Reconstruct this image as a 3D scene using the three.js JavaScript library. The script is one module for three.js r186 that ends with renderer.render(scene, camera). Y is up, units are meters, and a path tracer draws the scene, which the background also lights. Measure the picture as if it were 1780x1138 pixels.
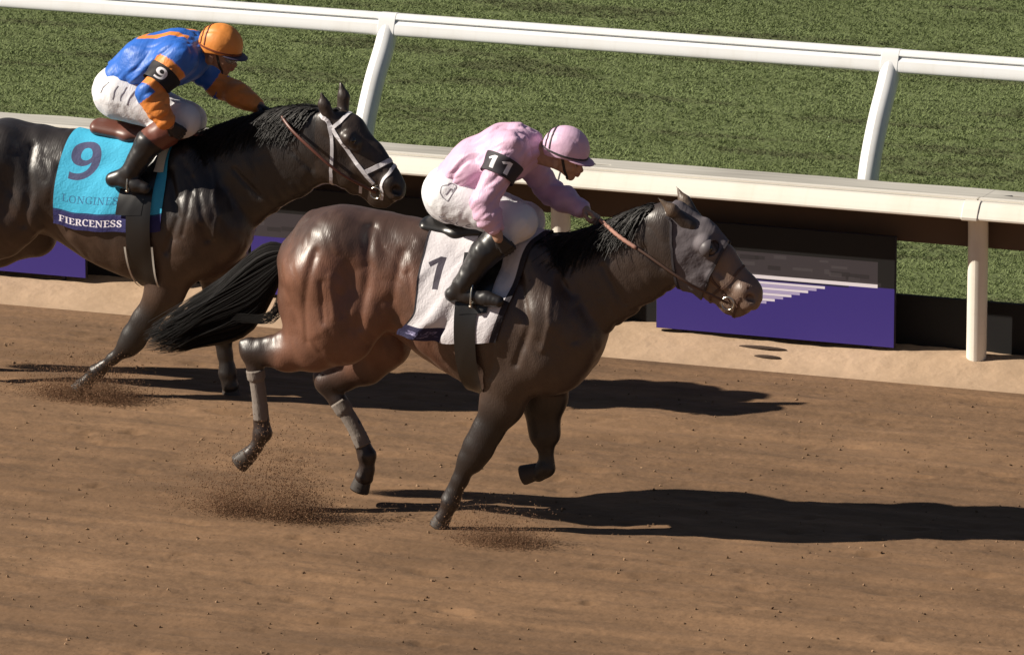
import * as THREE from 'three';
import { mergeGeometries } from 'three/addons/utils/BufferGeometryUtils.js';

// ------------------------------------------------------------------ camera, sky, sun, exposure
const scene = new THREE.Scene();
const camera = new THREE.PerspectiveCamera(5.3494, 1024 / 654, 1, 3000);
camera.position.set(...[12.7146, 10.7795, 35.905]);
camera.lookAt(...[0.0, 1.1413, 0.0]);

const SUN_AZ = THREE.MathUtils.degToRad(18.5), SUN_EL = THREE.MathUtils.degToRad(36);
const sunDir = new THREE.Vector3(-Math.cos(SUN_AZ) * Math.cos(SUN_EL), Math.sin(SUN_EL), Math.sin(SUN_AZ) * Math.cos(SUN_EL));
// clear deep-blue sky, paler towards the horizon and a little towards the sun
const skyTexture = (() => {
  const w = 512, h = 256, d = new Float32Array(w * h * 4);
  for (let j = 0; j < h; j++) for (let i = 0; i < w; i++) {
    const el = ((j + 0.5) / h - 0.5) * Math.PI, az = ((i + 0.5) / w - 0.5) * Math.PI * 2, y = Math.max(0, Math.sin(el)), c = Math.cos(el);
    const near = Math.max(0, c * Math.cos(az) * sunDir.x + Math.sin(el) * sunDir.y + c * Math.sin(az) * sunDir.z), t = Math.pow(1 - y, 2.2), glow = 0.5 * Math.pow(near, 4), o = (j * w + i) * 4;
    d[o] = (0.030 + 0.065 * t) * (1 + glow); d[o + 1] = (0.045 + 0.064 * t) * (1 + glow); d[o + 2] = (0.080 + 0.048 * t) * (1 + glow * 0.8); d[o + 3] = 1;
  }
  const t = new THREE.DataTexture(d, w, h, THREE.RGBAFormat, THREE.FloatType); t.mapping = THREE.EquirectangularReflectionMapping; t.magFilter = t.minFilter = THREE.LinearFilter; t.needsUpdate = true; return t;
})();
scene.background = skyTexture;
scene.environment = skyTexture;
const sun = new THREE.DirectionalLight(new THREE.Color(1, 0.91, 0.78), 5);
sun.name = 'sun';
sun.position.copy(sunDir).multiplyScalar(60);
sun.target.position.set(0, 0, -3);
sun.castShadow = true;
Object.assign(sun.shadow.camera, { left: -20, right: 20, top: 20, bottom: -20, near: 1, far: 150 });
sun.shadow.mapSize.set(4096, 4096);
scene.add(sun, sun.target);
const renderer = new THREE.WebGLRenderer({ antialias: true });
renderer.shadowMap.enabled = true;
renderer.toneMapping = THREE.LinearToneMapping;
renderer.toneMappingExposure = 1.36;

// ------------------------------------------------------------------ small helpers
const V = (x, y, z) => new THREE.Vector3(x, y, z);
function rng(seed) { let a = seed >>> 0; return () => { a = (a + 0x6D2B79F5) >>> 0; let t = a; t = Math.imul(t ^ (t >>> 15), t | 1); t ^= t + Math.imul(t ^ (t >>> 7), t | 61); return ((t ^ (t >>> 14)) >>> 0) / 4294967296; }; }
const hashTable = (() => { const r = rng(77), t = new Float32Array(4096); for (let i = 0; i < 4096; i++) t[i] = r(); return t; })();
const hash3 = (i, j, k) => hashTable[((i * 73856093) ^ (j * 19349663) ^ (k * 83492791)) & 4095];
function noise(x, y, z) {                                   // smooth value noise, 0..1
  const i = Math.floor(x), j = Math.floor(y), k = Math.floor(z);
  let u = x - i, v = y - j, w = z - k;
  u = u * u * (3 - 2 * u); v = v * v * (3 - 2 * v); w = w * w * (3 - 2 * w);
  const L = (a, b, t) => a + (b - a) * t;
  return L(L(L(hash3(i, j, k), hash3(i + 1, j, k), u), L(hash3(i, j + 1, k), hash3(i + 1, j + 1, k), u), v),
    L(L(hash3(i, j, k + 1), hash3(i + 1, j, k + 1), u), L(hash3(i, j + 1, k + 1), hash3(i + 1, j + 1, k + 1), u), v), w);
}
function fbm(x, y, z, n = 4) { let s = 0, a = 0.5, t = 0; for (let i = 0; i < n; i++) { s += a * noise(x, y, z); t += a; a *= 0.5; x = x * 2.03 + 7.1; y = y * 2.03 + 3.7; z = z * 2.03 + 1.9; } return s / t; }
const clamp = (x, a = 0, b = 1) => Math.min(b, Math.max(a, x));
const sstep = (a, b, x) => { const t = clamp((x - a) / (b - a)); return t * t * (3 - 2 * t); };
const mix3 = (a, b, t) => [a[0] + (b[0] - a[0]) * t, a[1] + (b[1] - a[1]) * t, a[2] + (b[2] - a[2]) * t];

const taken = {};
function numbered(name) { if (!(name in taken)) { taken[name] = 0; return name; } taken[name]++; return name + '_' + String(taken[name]).padStart(3, '0'); }
function tag(o, label, category, group, kind) {
  if (label) o.userData.label = label;
  if (category) o.userData.category = category;
  if (group) o.userData.group = group;
  if (kind) o.userData.kind = kind;
  return o;
}
function thing(name, label, category, pos = [0, 0, 0], group) { const g = new THREE.Group(); g.name = numbered(name); g.position.set(...pos); scene.add(g); return tag(g, label, category, group); }
function part(name, geometry, material, parent, label) {
  const m = new THREE.Mesh(geometry, material); m.name = parent === scene ? numbered(name) : name; m.castShadow = m.receiveShadow = true; parent.add(m);
  if (label) m.userData.label = label;
  return m;
}
const lin = (r, g, b) => new THREE.Color().setRGB(r, g, b);
const std = (c, roughness = 0.8, extra = {}) => new THREE.MeshStandardMaterial({ color: c, roughness, ...extra });
const phys = (c, roughness = 0.6, extra = {}) => new THREE.MeshPhysicalMaterial({ color: c, roughness, ...extra });

// geometry from plain arrays
function geo(pos, idx, { uv, col, nor } = {}) {
  const g = new THREE.BufferGeometry();
  g.setAttribute('position', new THREE.Float32BufferAttribute(pos, 3));
  if (uv) g.setAttribute('uv', new THREE.Float32BufferAttribute(uv, 2));
  if (col) g.setAttribute('color', new THREE.Float32BufferAttribute(col, 3));
  g.setIndex(idx);
  if (nor) g.setAttribute('normal', new THREE.Float32BufferAttribute(nor, 3)); else g.computeVertexNormals();
  return g;
}
// a round bar along points with a radius at each place (0..1)
function tube(points, radius, sides = 8, { flat = 1, caps = true } = {}) {
  const P = points.map((p) => Array.isArray(p) ? V(...p) : p), n = P.length, pos = [], idx = [], uv = [];
  let N = null, len = 0;
  for (let i = 0; i < n; i++) {
    const T = P[Math.min(n - 1, i + 1)].clone().sub(P[Math.max(0, i - 1)]).normalize();
    if (!N) { N = Math.abs(T.z) < 0.9 ? V(0, 0, 1) : V(0, 1, 0); }
    N = N.clone().addScaledVector(T, -N.dot(T)).normalize();
    const B = T.clone().cross(N), r = radius(i / (n - 1));
    if (i) len += P[i].distanceTo(P[i - 1]);
    for (let j = 0; j <= sides; j++) {
      const a = j / sides * Math.PI * 2, c = Math.cos(a) * r * flat, s = Math.sin(a) * r;
      pos.push(P[i].x + N.x * c + B.x * s, P[i].y + N.y * c + B.y * s, P[i].z + N.z * c + B.z * s); uv.push(j / sides, len);
    }
  }
  const w = sides + 1;
  for (let i = 0; i < n - 1; i++) for (let j = 0; j < sides; j++) { const a = i * w + j, b = a + w; idx.push(a, a + 1, b, b, a + 1, b + 1); }
  if (caps) for (const e of [0, n - 1]) { const c = pos.length / 3; pos.push(P[e].x, P[e].y, P[e].z); uv.push(0, 0); for (let j = 0; j < sides; j++) { const a = e * w + j; if (e) idx.push(c, a, a + 1); else idx.push(c, a + 1, a); } }
  return geo(pos, idx, { uv });
}
function curve(points, n) { return new THREE.CatmullRomCurve3(points.map((p) => Array.isArray(p) ? V(p[0], p[1], p[2]) : p), false, 'centripetal').getPoints(n); }
// a profile of [z, y] pairs drawn along x from x0 to x1
function extrudeX(profile, x0, x1, bevel = 0) {
  const s = new THREE.Shape(profile.map(([z, y]) => new THREE.Vector2(-z, y)));
  const g = new THREE.ExtrudeGeometry(s, { depth: x1 - x0 - 2 * bevel, bevelEnabled: bevel > 0, bevelThickness: bevel, bevelSize: bevel, bevelOffset: -bevel, bevelSegments: 2, steps: 1, curveSegments: 6 });
  g.rotateY(Math.PI / 2); g.translate(x0 + bevel, 0, 0);    // shape x (= -z) goes to -(-z)
  return g;
}
function box(x0, x1, y0, y1, z0, z1, b = 0) { return extrudeX([[z0, y0], [z1, y0], [z1, y1], [z0, y1]], x0, x1, b); }

// ------------------------------------------------------------------ rounded solids: distance fields and their surface
class Field {
  constructor() { this.prims = []; this.post = null; }
  add(lo, hi, k, d, sub = false) { this.prims.push({ lo, hi, k, d, sub }); return this; }
  cap(a, b, k = 0.03, sz = 1, grow = 0) {
    const ra = a[3] + grow, rb = b[3] + grow, ax = a[0], ay = a[1], az = a[2] / sz, bx = b[0] - ax, by = b[1] - ay, bz = b[2] / sz - az;
    const L = bx * bx + by * by + bz * bz + 1e-9, R = Math.max(ra, rb), m = Math.min(1, sz), zr = R * Math.max(sz, 0.2);
    const d = (x, y, z) => { const px = x - ax, py = y - ay, pz = z / sz - az; const h = clamp((px * bx + py * by + pz * bz) / L); const qx = px - bx * h, qy = py - by * h, qz = pz - bz * h; return (Math.sqrt(qx * qx + qy * qy + qz * qz) - (ra + (rb - ra) * h)) * m; };
    return this.add([Math.min(a[0], b[0]) - R, Math.min(a[1], b[1]) - R, Math.min(a[2], b[2]) - zr], [Math.max(a[0], b[0]) + R, Math.max(a[1], b[1]) + R, Math.max(a[2], b[2]) + zr], k, d);
  }
  chain(c, grow = 0) { const P = c.p; if (P.length === 1) this.cap(P[0], P[0], c.k, c.sz, grow); for (let i = 0; i + 1 < P.length; i++) this.cap(P[i], P[i + 1], c.k, c.sz, grow); return this; }
  ell(c, r, k = 0.02, pitch = 0, sub = false) {             // ellipsoid turned about z
    const co = Math.cos(pitch), si = Math.sin(pitch), m = Math.min(...r), R = Math.max(...r);
    const d = (x, y, z) => { const px = x - c[0], py = y - c[1], pz = z - c[2]; const u = (px * co + py * si) / r[0], v = (-px * si + py * co) / r[1], w = pz / r[2]; return (Math.sqrt(u * u + v * v + w * w) - 1) * m; };
    return this.add([c[0] - R, c[1] - R, c[2] - R], [c[0] + R, c[1] + R, c[2] + R], k, d, sub);
  }
  eval(x, y, z) {
    let v = 1;
    for (const p of this.prims) {
      const e = p.k + 0.06;
      if (x < p.lo[0] - e || y < p.lo[1] - e || z < p.lo[2] - e || x > p.hi[0] + e || y > p.hi[1] + e || z > p.hi[2] + e) continue;
      v = blend(v, p.d(x, y, z), p.k, p.sub);
    }
    return this.post ? this.post(v, x, y, z) : v;
  }
  grad(x, y, z, e = 0.004) { const g = V(this.eval(x + e, y, z) - this.eval(x - e, y, z), this.eval(x, y + e, z) - this.eval(x, y - e, z), this.eval(x, y, z + e) - this.eval(x, y, z - e)); return g.lengthSq() ? g.normalize() : V(0, 0, 1); }
  toSurface(p, off = 0) {                                   // move a point onto the surface
    const q = p.clone();
    for (let i = 0; i < 12; i++) { const d = this.eval(q.x, q.y, q.z) - off; if (Math.abs(d) < 3e-4) break; q.addScaledVector(this.grad(q.x, q.y, q.z), -clamp(d, -0.05, 0.05) * 0.9); }
    return q;
  }
  mesh(h, { color, lo, hi, uvScale = 1 } = {}) {
    const L = lo ? [...lo] : [1e9, 1e9, 1e9], H = hi ? [...hi] : [-1e9, -1e9, -1e9];
    if (!lo) for (const p of this.prims) if (!p.sub) for (let a = 0; a < 3; a++) { L[a] = Math.min(L[a], p.lo[a] - 0.02 - 3 * h); H[a] = Math.max(H[a], p.hi[a] + 0.02 + 3 * h); }
    const nx = Math.ceil((H[0] - L[0]) / h) + 1, ny = Math.ceil((H[1] - L[1]) / h) + 1, nz = Math.ceil((H[2] - L[2]) / h) + 1;
    const g = new Float32Array(nx * ny * nz).fill(1), sy = nx, sz = nx * ny;
    for (const p of this.prims) {
      const e = p.k + 4 * h, a = [0, 1, 2].map((i) => Math.max(0, Math.floor((p.lo[i] - e - L[i]) / h))), n = [nx, ny, nz], b = [0, 1, 2].map((i) => Math.min(n[i] - 1, Math.ceil((p.hi[i] + e - L[i]) / h)));
      for (let k = a[2]; k <= b[2]; k++) for (let j = a[1]; j <= b[1]; j++) for (let i = a[0], id = a[0] + j * sy + k * sz; i <= b[0]; i++, id++) g[id] = blend(g[id], p.d(L[0] + i * h, L[1] + j * h, L[2] + k * h), p.k, p.sub);
    }
    if (this.post) for (let k = 0, id = 0; k < nz; k++) for (let j = 0; j < ny; j++) for (let i = 0; i < nx; i++, id++) if (g[id] < 0.08) g[id] = this.post(g[id], L[0] + i * h, L[1] + j * h, L[2] + k * h);
    const ids = new Int32Array(nx * ny * nz).fill(-1), pos = [], idx = [];
    for (let k = 0; k < nz - 1; k++) for (let j = 0; j < ny - 1; j++) for (let i = 0; i < nx - 1; i++) {
      const o = i + j * sy + k * sz; let m = 0;
      const c = [g[o], g[o + 1], g[o + sy], g[o + sy + 1], g[o + sz], g[o + sz + 1], g[o + sz + sy], g[o + sz + sy + 1]];
      for (let q = 0; q < 8; q++) if (c[q] < 0) m |= 1 << q;
      if (m === 0 || m === 255) continue;
      let x = 0, y = 0, z = 0, n = 0;
      for (let q = 0; q < 8; q++) for (let ax = 1; ax < 8; ax <<= 1) {
        if (q & ax) continue; const r = q | ax;
        if ((c[q] < 0) === (c[r] < 0)) continue;
        const t = c[q] / (c[q] - c[r]); n++;
        x += (q & 1) + (ax === 1 ? t : 0); y += ((q >> 1) & 1) + (ax === 2 ? t : 0); z += ((q >> 2) & 1) + (ax === 4 ? t : 0);
      }
      ids[o] = pos.length / 3; pos.push(L[0] + (i + x / n) * h, L[1] + (j + y / n) * h, L[2] + (k + z / n) * h);
    }
    const quad = (a, b, c, d, f) => { if (a < 0 || b < 0 || c < 0 || d < 0) return; if (f) idx.push(a, b, c, a, c, d); else idx.push(a, c, b, a, d, c); };
    for (let k = 1; k < nz - 1; k++) for (let j = 1; j < ny - 1; j++) for (let i = 1; i < nx - 1; i++) {
      const o = i + j * sy + k * sz, s = g[o] < 0;
      if (s !== (g[o + 1] < 0)) quad(ids[o - sy - sz], ids[o - sz], ids[o], ids[o - sy], s);
      if (s !== (g[o + sy] < 0)) quad(ids[o - 1 - sz], ids[o - 1], ids[o], ids[o - sz], s);
      if (s !== (g[o + sz] < 0)) quad(ids[o - 1 - sy], ids[o - sy], ids[o], ids[o - 1], s);
    }
    const tri = (x, y, z) => {
      const fx = clamp((x - L[0]) / h, 0, nx - 1.001), fy = clamp((y - L[1]) / h, 0, ny - 1.001), fz = clamp((z - L[2]) / h, 0, nz - 1.001), i = fx | 0, j = fy | 0, k = fz | 0, u = fx - i, v = fy - j, w = fz - k, o = i + j * sy + k * sz;
      const M = (a, b, t) => a + (b - a) * t;
      return M(M(M(g[o], g[o + 1], u), M(g[o + sy], g[o + sy + 1], u), v), M(M(g[o + sz], g[o + sz + 1], u), M(g[o + sz + sy], g[o + sz + sy + 1], u), v), w);
    };
    const nor = new Float32Array(pos.length), col = color ? new Float32Array(pos.length) : null, uv = new Float32Array(pos.length / 3 * 2);
    for (let q = 0; q < pos.length; q += 3) {
      const x = pos[q], y = pos[q + 1], z = pos[q + 2];
      let a = tri(x + h, y, z) - tri(x - h, y, z), b = tri(x, y + h, z) - tri(x, y - h, z), c = tri(x, y, z + h) - tri(x, y, z - h);
      const l = Math.hypot(a, b, c) || 1; a /= l; b /= l; c /= l; nor[q] = a; nor[q + 1] = b; nor[q + 2] = c;
      if (col) { const e = color(x, y, z, a, b, c); col[q] = e[0]; col[q + 1] = e[1]; col[q + 2] = e[2]; }
      uv[q / 3 * 2] = x * uvScale; uv[q / 3 * 2 + 1] = (y + z * 0.7) * uvScale;
    }
    return geo(pos, idx, { uv, col, nor });
  }
}
function blend(v, d, k, sub) {
  if (sub) { d = -d; const h = Math.max(k - Math.abs(v - d), 0) / (k || 1); return Math.max(v, d) + h * h * k * 0.25; }
  const h = Math.max(k - Math.abs(v - d), 0) / (k || 1); return Math.min(v, d) - h * h * k * 0.25;
}
// a flat strap that lies on a field's surface
function strap(F, pts, width, thick = 0.004, { n = 24, off = 0, project = true, closed = false } = {}) {
  const C = new THREE.CatmullRomCurve3(pts.map((p) => V(p[0], p[1], p[2])), closed, 'centripetal').getPoints(n);
  const P = C.map((p) => project ? F.toSurface(p, off) : p), pos = [], idx = [], uv = [];
  for (let i = 0; i <= n; i++) {
    const T = P[Math.min(n, i + 1)].clone().sub(P[Math.max(0, i - 1)]).normalize(), N = F.grad(P[i].x, P[i].y, P[i].z, 0.008), B = T.clone().cross(N).normalize();
    for (const [u, v] of [[-1, 0], [-0.9, 1], [0.9, 1], [1, 0]]) { const q = P[i].clone().addScaledVector(B, u * width / 2).addScaledVector(N, v * thick - (v ? 0 : 0.004)); pos.push(q.x, q.y, q.z); uv.push(u, i / n); }
  }
  for (let i = 0; i < n; i++) for (let j = 0; j < 4; j++) { const a = i * 4 + j, b = i * 4 + (j + 1) % 4; idx.push(a, a + 4, b, b, a + 4, b + 4); }
  idx.push(0, 1, 2, 0, 2, 3); const e = n * 4; idx.push(e, e + 2, e + 1, e, e + 3, e + 2);
  const g = geo(pos, idx, { uv }).toNonIndexed(); g.computeVertexNormals(); return g;
}
// textures
function dataTex(w, h, fn, srgb = true) {
  const d = new Uint8Array(w * h * 4);
  for (let j = 0; j < h; j++) for (let i = 0; i < w; i++) { const c = fn(i / w, j / h), o = (j * w + i) * 4; for (let a = 0; a < 3; a++) d[o + a] = clamp(Math.round(c[a] * 255), 0, 255); d[o + 3] = 255; }
  const t = new THREE.DataTexture(d, w, h); t.magFilter = THREE.LinearFilter; t.minFilter = THREE.LinearMipmapLinearFilter; t.generateMipmaps = true; t.wrapS = t.wrapT = THREE.RepeatWrapping; if (srgb) t.colorSpace = THREE.SRGBColorSpace; t.needsUpdate = true; return t;
}
// noise that repeats at 1
function tileFbm(u, v, f, n = 4, ax = 1, ay = 1) {
  const q = (x, y, z) => { const wx = sstep(0.8, 1, u), wy = sstep(0.8, 1, v); const a = fbm(x, y, z, n); if (!wx && !wy) return a; const b = wx ? fbm(x - f * ax, y, z, n) : a, c = wy ? fbm(x, y - f * ay, z, n) : a, d = wx && wy ? fbm(x - f * ax, y - f * ay, z, n) : a; const t = a + (b - a) * wx, s = c + (d - c) * wx; return wy ? (wx ? t + (s - t) * wy : a + (c - a) * wy) : t; };
  return q(u * f * ax + 100, v * f * ay + 100, f);
}
const toS = (c) => c.map((x) => x <= 0.0031308 ? x * 12.92 : 1.055 * Math.pow(Math.max(x, 0), 1 / 2.4) - 0.055);
function canvasTex(w, h, draw) { const c = document.createElement('canvas'); c.width = w; c.height = h; draw(c.getContext('2d'), w, h); const t = new THREE.CanvasTexture(c); t.colorSpace = THREE.SRGBColorSpace; t.anisotropy = 8; return t; }

// ------------------------------------------------------------------ the setting
const K = 290 / 310;                                        // all rail sizes below were measured in units of 0.935 m
const span = (a, b, step) => { const o = []; for (let x = a; x <= b + 1e-6; x += step) o.push(x); return o; };
function outward(list, far, ratio = 1.6) { const o = [...list]; let s = Math.abs(o[1] - o[0]); for (let x = o[0], e = s; x > -far;) { e *= ratio; x -= e; o.unshift(x); } for (let x = o[o.length - 1], e = s; x < far;) { e *= ratio; x += e; o.push(x); } return o; }
function sheet(xs, zs, height, uvScale, color) {
  const pos = [], uv = [], idx = [], col = color ? [] : null;
  for (const z of zs) for (const x of xs) { pos.push(x, height(x, z), z); uv.push(x * uvScale, -z * uvScale); if (col) col.push(...color(x, z)); }
  const w = xs.length;
  for (let j = 0; j < zs.length - 1; j++) for (let i = 0; i < w - 1; i++) { const a = j * w + i; idx.push(a, a + w, a + 1, a + 1, a + w, a + w + 1); }
  return geo(pos, idx, { uv, col });
}
const dirtTex = dataTex(1024, 1024, (u, v) => {
  const n = tileFbm(u, v, 7, 5), m = tileFbm(u, v, 40, 3, 0.15, 1), s = tileFbm(u + 0.37, v, 110, 2, 0.3, 1);
  const t = 0.6 + 0.45 * (n - 0.5) + 0.6 * (m - 0.5) + 0.3 * (s - 0.5);
  const c = mix3([0.1, 0.055, 0.0255], [0.228, 0.129, 0.066], clamp(t)); return toS(c);
});
dirtTex.anisotropy = 8;
const grainBump = dataTex(512, 512, (u, v) => { const n = 0.5 * tileFbm(u, v, 60, 3) + 0.5 * tileFbm(u + 0.2, v, 14, 4); return [n, n, n]; }, false);
const dirtMat = std(0xffffff, 0.95, { vertexColors: true, map: dirtTex, bumpMap: grainBump, bumpScale: 0.012 });
// hoof marks and harrow lines of the track
const marks = (() => { const r = rng(5), o = []; for (let i = 0; i < 300; i++) { const x = -7 + r() * 12, z = -3.3 + r() * 7.4; o.push([x, z, 0.022 + r() * 0.034, 0.01 + r() * 0.016, 1 + r() * 2.2]); } return o; })();
const markGrid = new Map(); marks.forEach((m) => { for (let i = -1; i <= 1; i++) for (let j = -1; j <= 1; j++) { const k = (Math.floor(m[0] * 2) + i) + ',' + (Math.floor(m[1] * 2) + j); if (!markGrid.has(k)) markGrid.set(k, []); markGrid.get(k).push(m); } });
function trackHeight(x, z) {
  if (Math.abs(x) > 12 || z > 8) return 0;
  let y = (fbm(x * 0.9, 3, z * 1.6, 2) - 0.5) * 0.035 + (fbm(x * 2.2, 8, z * 10, 3) - 0.5) * 0.022 + (noise(x * 9, 1, z * 30) - 0.5) * 0.006;
  for (const [mx, mz, r, d, l] of markGrid.get(Math.floor(x * 2) + ',' + Math.floor(z * 2)) || []) { const dx = (x - mx) / l, dz = z - mz, q = Math.sqrt(dx * dx + dz * dz) / r; if (q < 2.2) y += -d * Math.exp(-q * q * 1.6) + d * 0.3 * Math.exp(-(q - 1.35) * (q - 1.35) * 9); }
  return y * sstep(-3.72, -3.5, z);
}
{
  const g = part('ground', new THREE.PlaneGeometry(1600, 1600, 1, 1).rotateX(-Math.PI / 2).translate(0, -0.06, 0), std(lin(0.2, 0.14, 0.09), 1), scene); tag(g, 'flat earth stretching to the horizon around the racecourse', 'ground', null, 'structure');
  const xs = outward(span(-7.2, 4.6, 0.032), 70), zs = [...span(-3.74, 4.2, 0.032), 4.4, 4.8, 5.4, 6.5, 8, 12, 20, 34];
  tag(part('dirt_track', sheet(xs, zs, trackHeight, 0.42, (x, z) => { const a = fbm(x * 0.32 + 4, 1, z * 1.3, 3) - 0.5, b = fbm(x * 1.1, 6, z * 7, 3) - 0.5, d = 1 + 0.55 * a + 0.5 * b; return [d, d * (1 + 0.05 * a), d * (1 + 0.12 * a)]; }), dirtMat, scene), 'harrowed brown dirt racing track with hoof marks', 'track', null, 'structure');
}
const sandTex = dataTex(512, 512, (u, v) => { const n = tileFbm(u, v, 5, 4, 0.5, 1), s = tileFbm(u, v, 60, 3); return toS(mix3([0.36, 0.245, 0.155], [0.5, 0.355, 0.24], clamp(0.5 + 1.1 * (n - 0.5) + 0.5 * (s - 0.5)))); });
const sandMat = std(0xffffff, 0.95, { map: sandTex, bumpMap: grainBump, bumpScale: 0.008 });
const sandHeight = (x, z) => { const t = clamp((z / K + 3.95) / -0.6); return -0.012 + 0.1 * sstep(0, 1, t) + (fbm(x * 2.2, 4, z * 5, 3) - 0.5) * 0.035 * sstep(0, 0.3, t) + (noise(x * 14, 2, z * 16) - 0.5) * 0.01; };
{
  const xs = outward(span(-7.4, 4.2, 0.04), 70), zs = span(-4.9, -3.64, 0.035);
  tag(part('sand_bank', sheet(xs, zs, sandHeight, 0.5), sandMat, scene), 'low pale sand bank along the foot of the rail', 'sand bank', null, 'structure');
}
// turf
const turfHeight = (x, z) => 0.05 + (Math.abs(x) < 40 ? (fbm(x * 0.5, 6, z * 0.5, 2) - 0.5) * 0.05 : 0);
const turfTone = (x, z) => { const p = fbm(x * 0.7, 2, z * 2.2, 3), q = fbm(x * 1.6, 5, z * 9, 3); return clamp(0.5 + 1.5 * (p - 0.5) + 1.1 * (q - 0.5)); };
const turfTex = dataTex(512, 512, (u, v) => { const n = tileFbm(u, v, 6, 5), s = tileFbm(u, v, 90, 2, 0.5, 1); return toS(mix3([0.092, 0.12, 0.038], [0.135, 0.168, 0.058], clamp(0.5 + 0.8 * (n - 0.5) + 0.9 * (s - 0.5)))); });
{
  const xs = outward(span(-11, 5, 0.25), 300), zs = [-260, -160, -90, -50, -32, -24, ...span(-20, -4.6, 0.25)];
  tag(part('turf_course', sheet(xs, zs, turfHeight, 0.5), std(0xffffff, 0.95, { map: turfTex, bumpMap: grainBump, bumpScale: 0.03 }), scene), 'green turf course behind the white rails', 'turf', null, 'structure');
  // mown blades, a few per tuft
  const r = rng(31), bp = [], bi = [];
  for (let b = 0; b < 9; b++) { const a = r() * 6.28, d = r() * 0.034, h = 0.006 + r() * 0.009, l = (r() - 0.5) * 0.05, m = (r() - 0.5) * 0.05, x = Math.cos(a) * d, z = Math.sin(a) * d, w = 0.0028, c = Math.cos(a + 1), s = Math.sin(a + 1), o = bp.length / 3; bp.push(x - c * w, 0, z - s * w, x + c * w, 0, z + s * w, x + l * 0.4 + c * w * 0.8, h * 0.6, z + m * 0.4 + s * w * 0.8, x + l * 0.4 - c * w * 0.8, h * 0.6, z + m * 0.4 - s * w * 0.8, x + l, h, z + m); bi.push(o, o + 1, o + 2, o, o + 2, o + 3, o + 3, o + 2, o + 4); }
  const tuft = geo(bp, bi), count = 330000, im = new THREE.InstancedMesh(tuft, std(0xffffff, 0.8), count), M = new THREE.Matrix4(), q = new THREE.Quaternion(), c = new THREE.Color();
  for (let i = 0; i < count; i++) {
    const z = -4.62 - Math.pow(r(), 0.95) * 15, x = -12 + r() * 17.5 + (z + 5) * 0.12; q.setFromAxisAngle(V(0, 1, 0), r() * 6.28); const s = 0.7 + r() * 0.7;
    M.compose(V(x, turfHeight(x, z) - 0.004, z), q, V(s, s * (0.7 + 0.6 * r()), s)); im.setMatrixAt(i, M);
    const t = turfTone(x, z), worn = sstep(0.6, 0.7, fbm(x * 0.75 + 3, 9, z * 4.2, 3)); c.setRGB(...mix3(mix3([0.112, 0.147, 0.044], [0.185, 0.236, 0.086], clamp(t * 0.9 + r() * 0.2)), [0.062, 0.062, 0.024], worn * 0.75)); im.setColorAt(i, c);
  }
  im.name = numbered('grass'); im.castShadow = im.receiveShadow = true; scene.add(im); tag(im, 'short mown green grass blades of the turf course', 'grass', null, 'stuff');
}
// loose clods on the dirt
{
  const r = rng(9), g = new THREE.IcosahedronGeometry(1, 0), p = g.attributes.position; for (let i = 0; i < p.count; i++) { const f = 0.75 + 0.5 * noise(p.getX(i) * 2 + 5, p.getY(i) * 2, p.getZ(i) * 2); p.setXYZ(i, p.getX(i) * f, p.getY(i) * f * 0.7, p.getZ(i) * f); } g.computeVertexNormals();
  const n = 9000, im = new THREE.InstancedMesh(g, std(0xffffff, 0.95), n), M = new THREE.Matrix4(), q = new THREE.Quaternion(), c = new THREE.Color();
  for (let i = 0; i < n; i++) { const x = -7 + r() * 11.4, z = -3.6 + r() * 7.6, s = 0.0015 + 0.0085 * Math.pow(r(), 6); q.setFromEuler(new THREE.Euler(r() * 6, r() * 6, r() * 6)); M.compose(V(x, trackHeight(x, z) + s * 0.3, z), q, V(s * 1.3, s, s)); im.setMatrixAt(i, M); const e = mix3([0.12, 0.068, 0.034], [0.38, 0.24, 0.14], Math.pow(r(), 2.2)); c.setRGB(...e); im.setColorAt(i, c); }
  im.name = numbered('dirt_clods'); im.castShadow = im.receiveShadow = true; scene.add(im); tag(im, 'loose small clods scattered over the brown dirt track', 'dirt', null, 'stuff');
}
// ------------------------------------------------------------------ the two running rails
const whiteTex = dataTex(512, 512, (u, v) => { const n = tileFbm(u, v, 4, 4), s = tileFbm(u, v, 40, 3, 0.2, 1); const d = clamp(1.6 * (n - 0.52)) * 0.5 + clamp(s - 0.6) * 0.5; return toS(mix3([0.84, 0.845, 0.86], [0.62, 0.58, 0.5], d)); });
const whitePaint = phys(0xffffff, 0.42, { map: whiteTex, clearcoat: 0.15, clearcoatRoughness: 0.4 });
const creamPaint = phys(lin(0.97, 0.91, 0.8), 0.45, { map: whiteTex });
const coverTex = dataTex(512, 512, (u, v) => { const n = tileFbm(u, v, 5, 4, 0.3, 1), s = tileFbm(u, v, 30, 3, 0.15, 1); return toS(mix3([0.3, 0.285, 0.255], [0.55, 0.53, 0.48], clamp(0.5 + 1.1 * (n - 0.5) + 0.9 * (s - 0.5)))); });
const coverMat = std(0xffffff, 0.75, { map: coverTex });
const zy = (list) => list.map(([z, y]) => [z * K, y * K]);
const PITCH = 2.88 * K, POST0 = 1.642 * K;                  // rail posts
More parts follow.
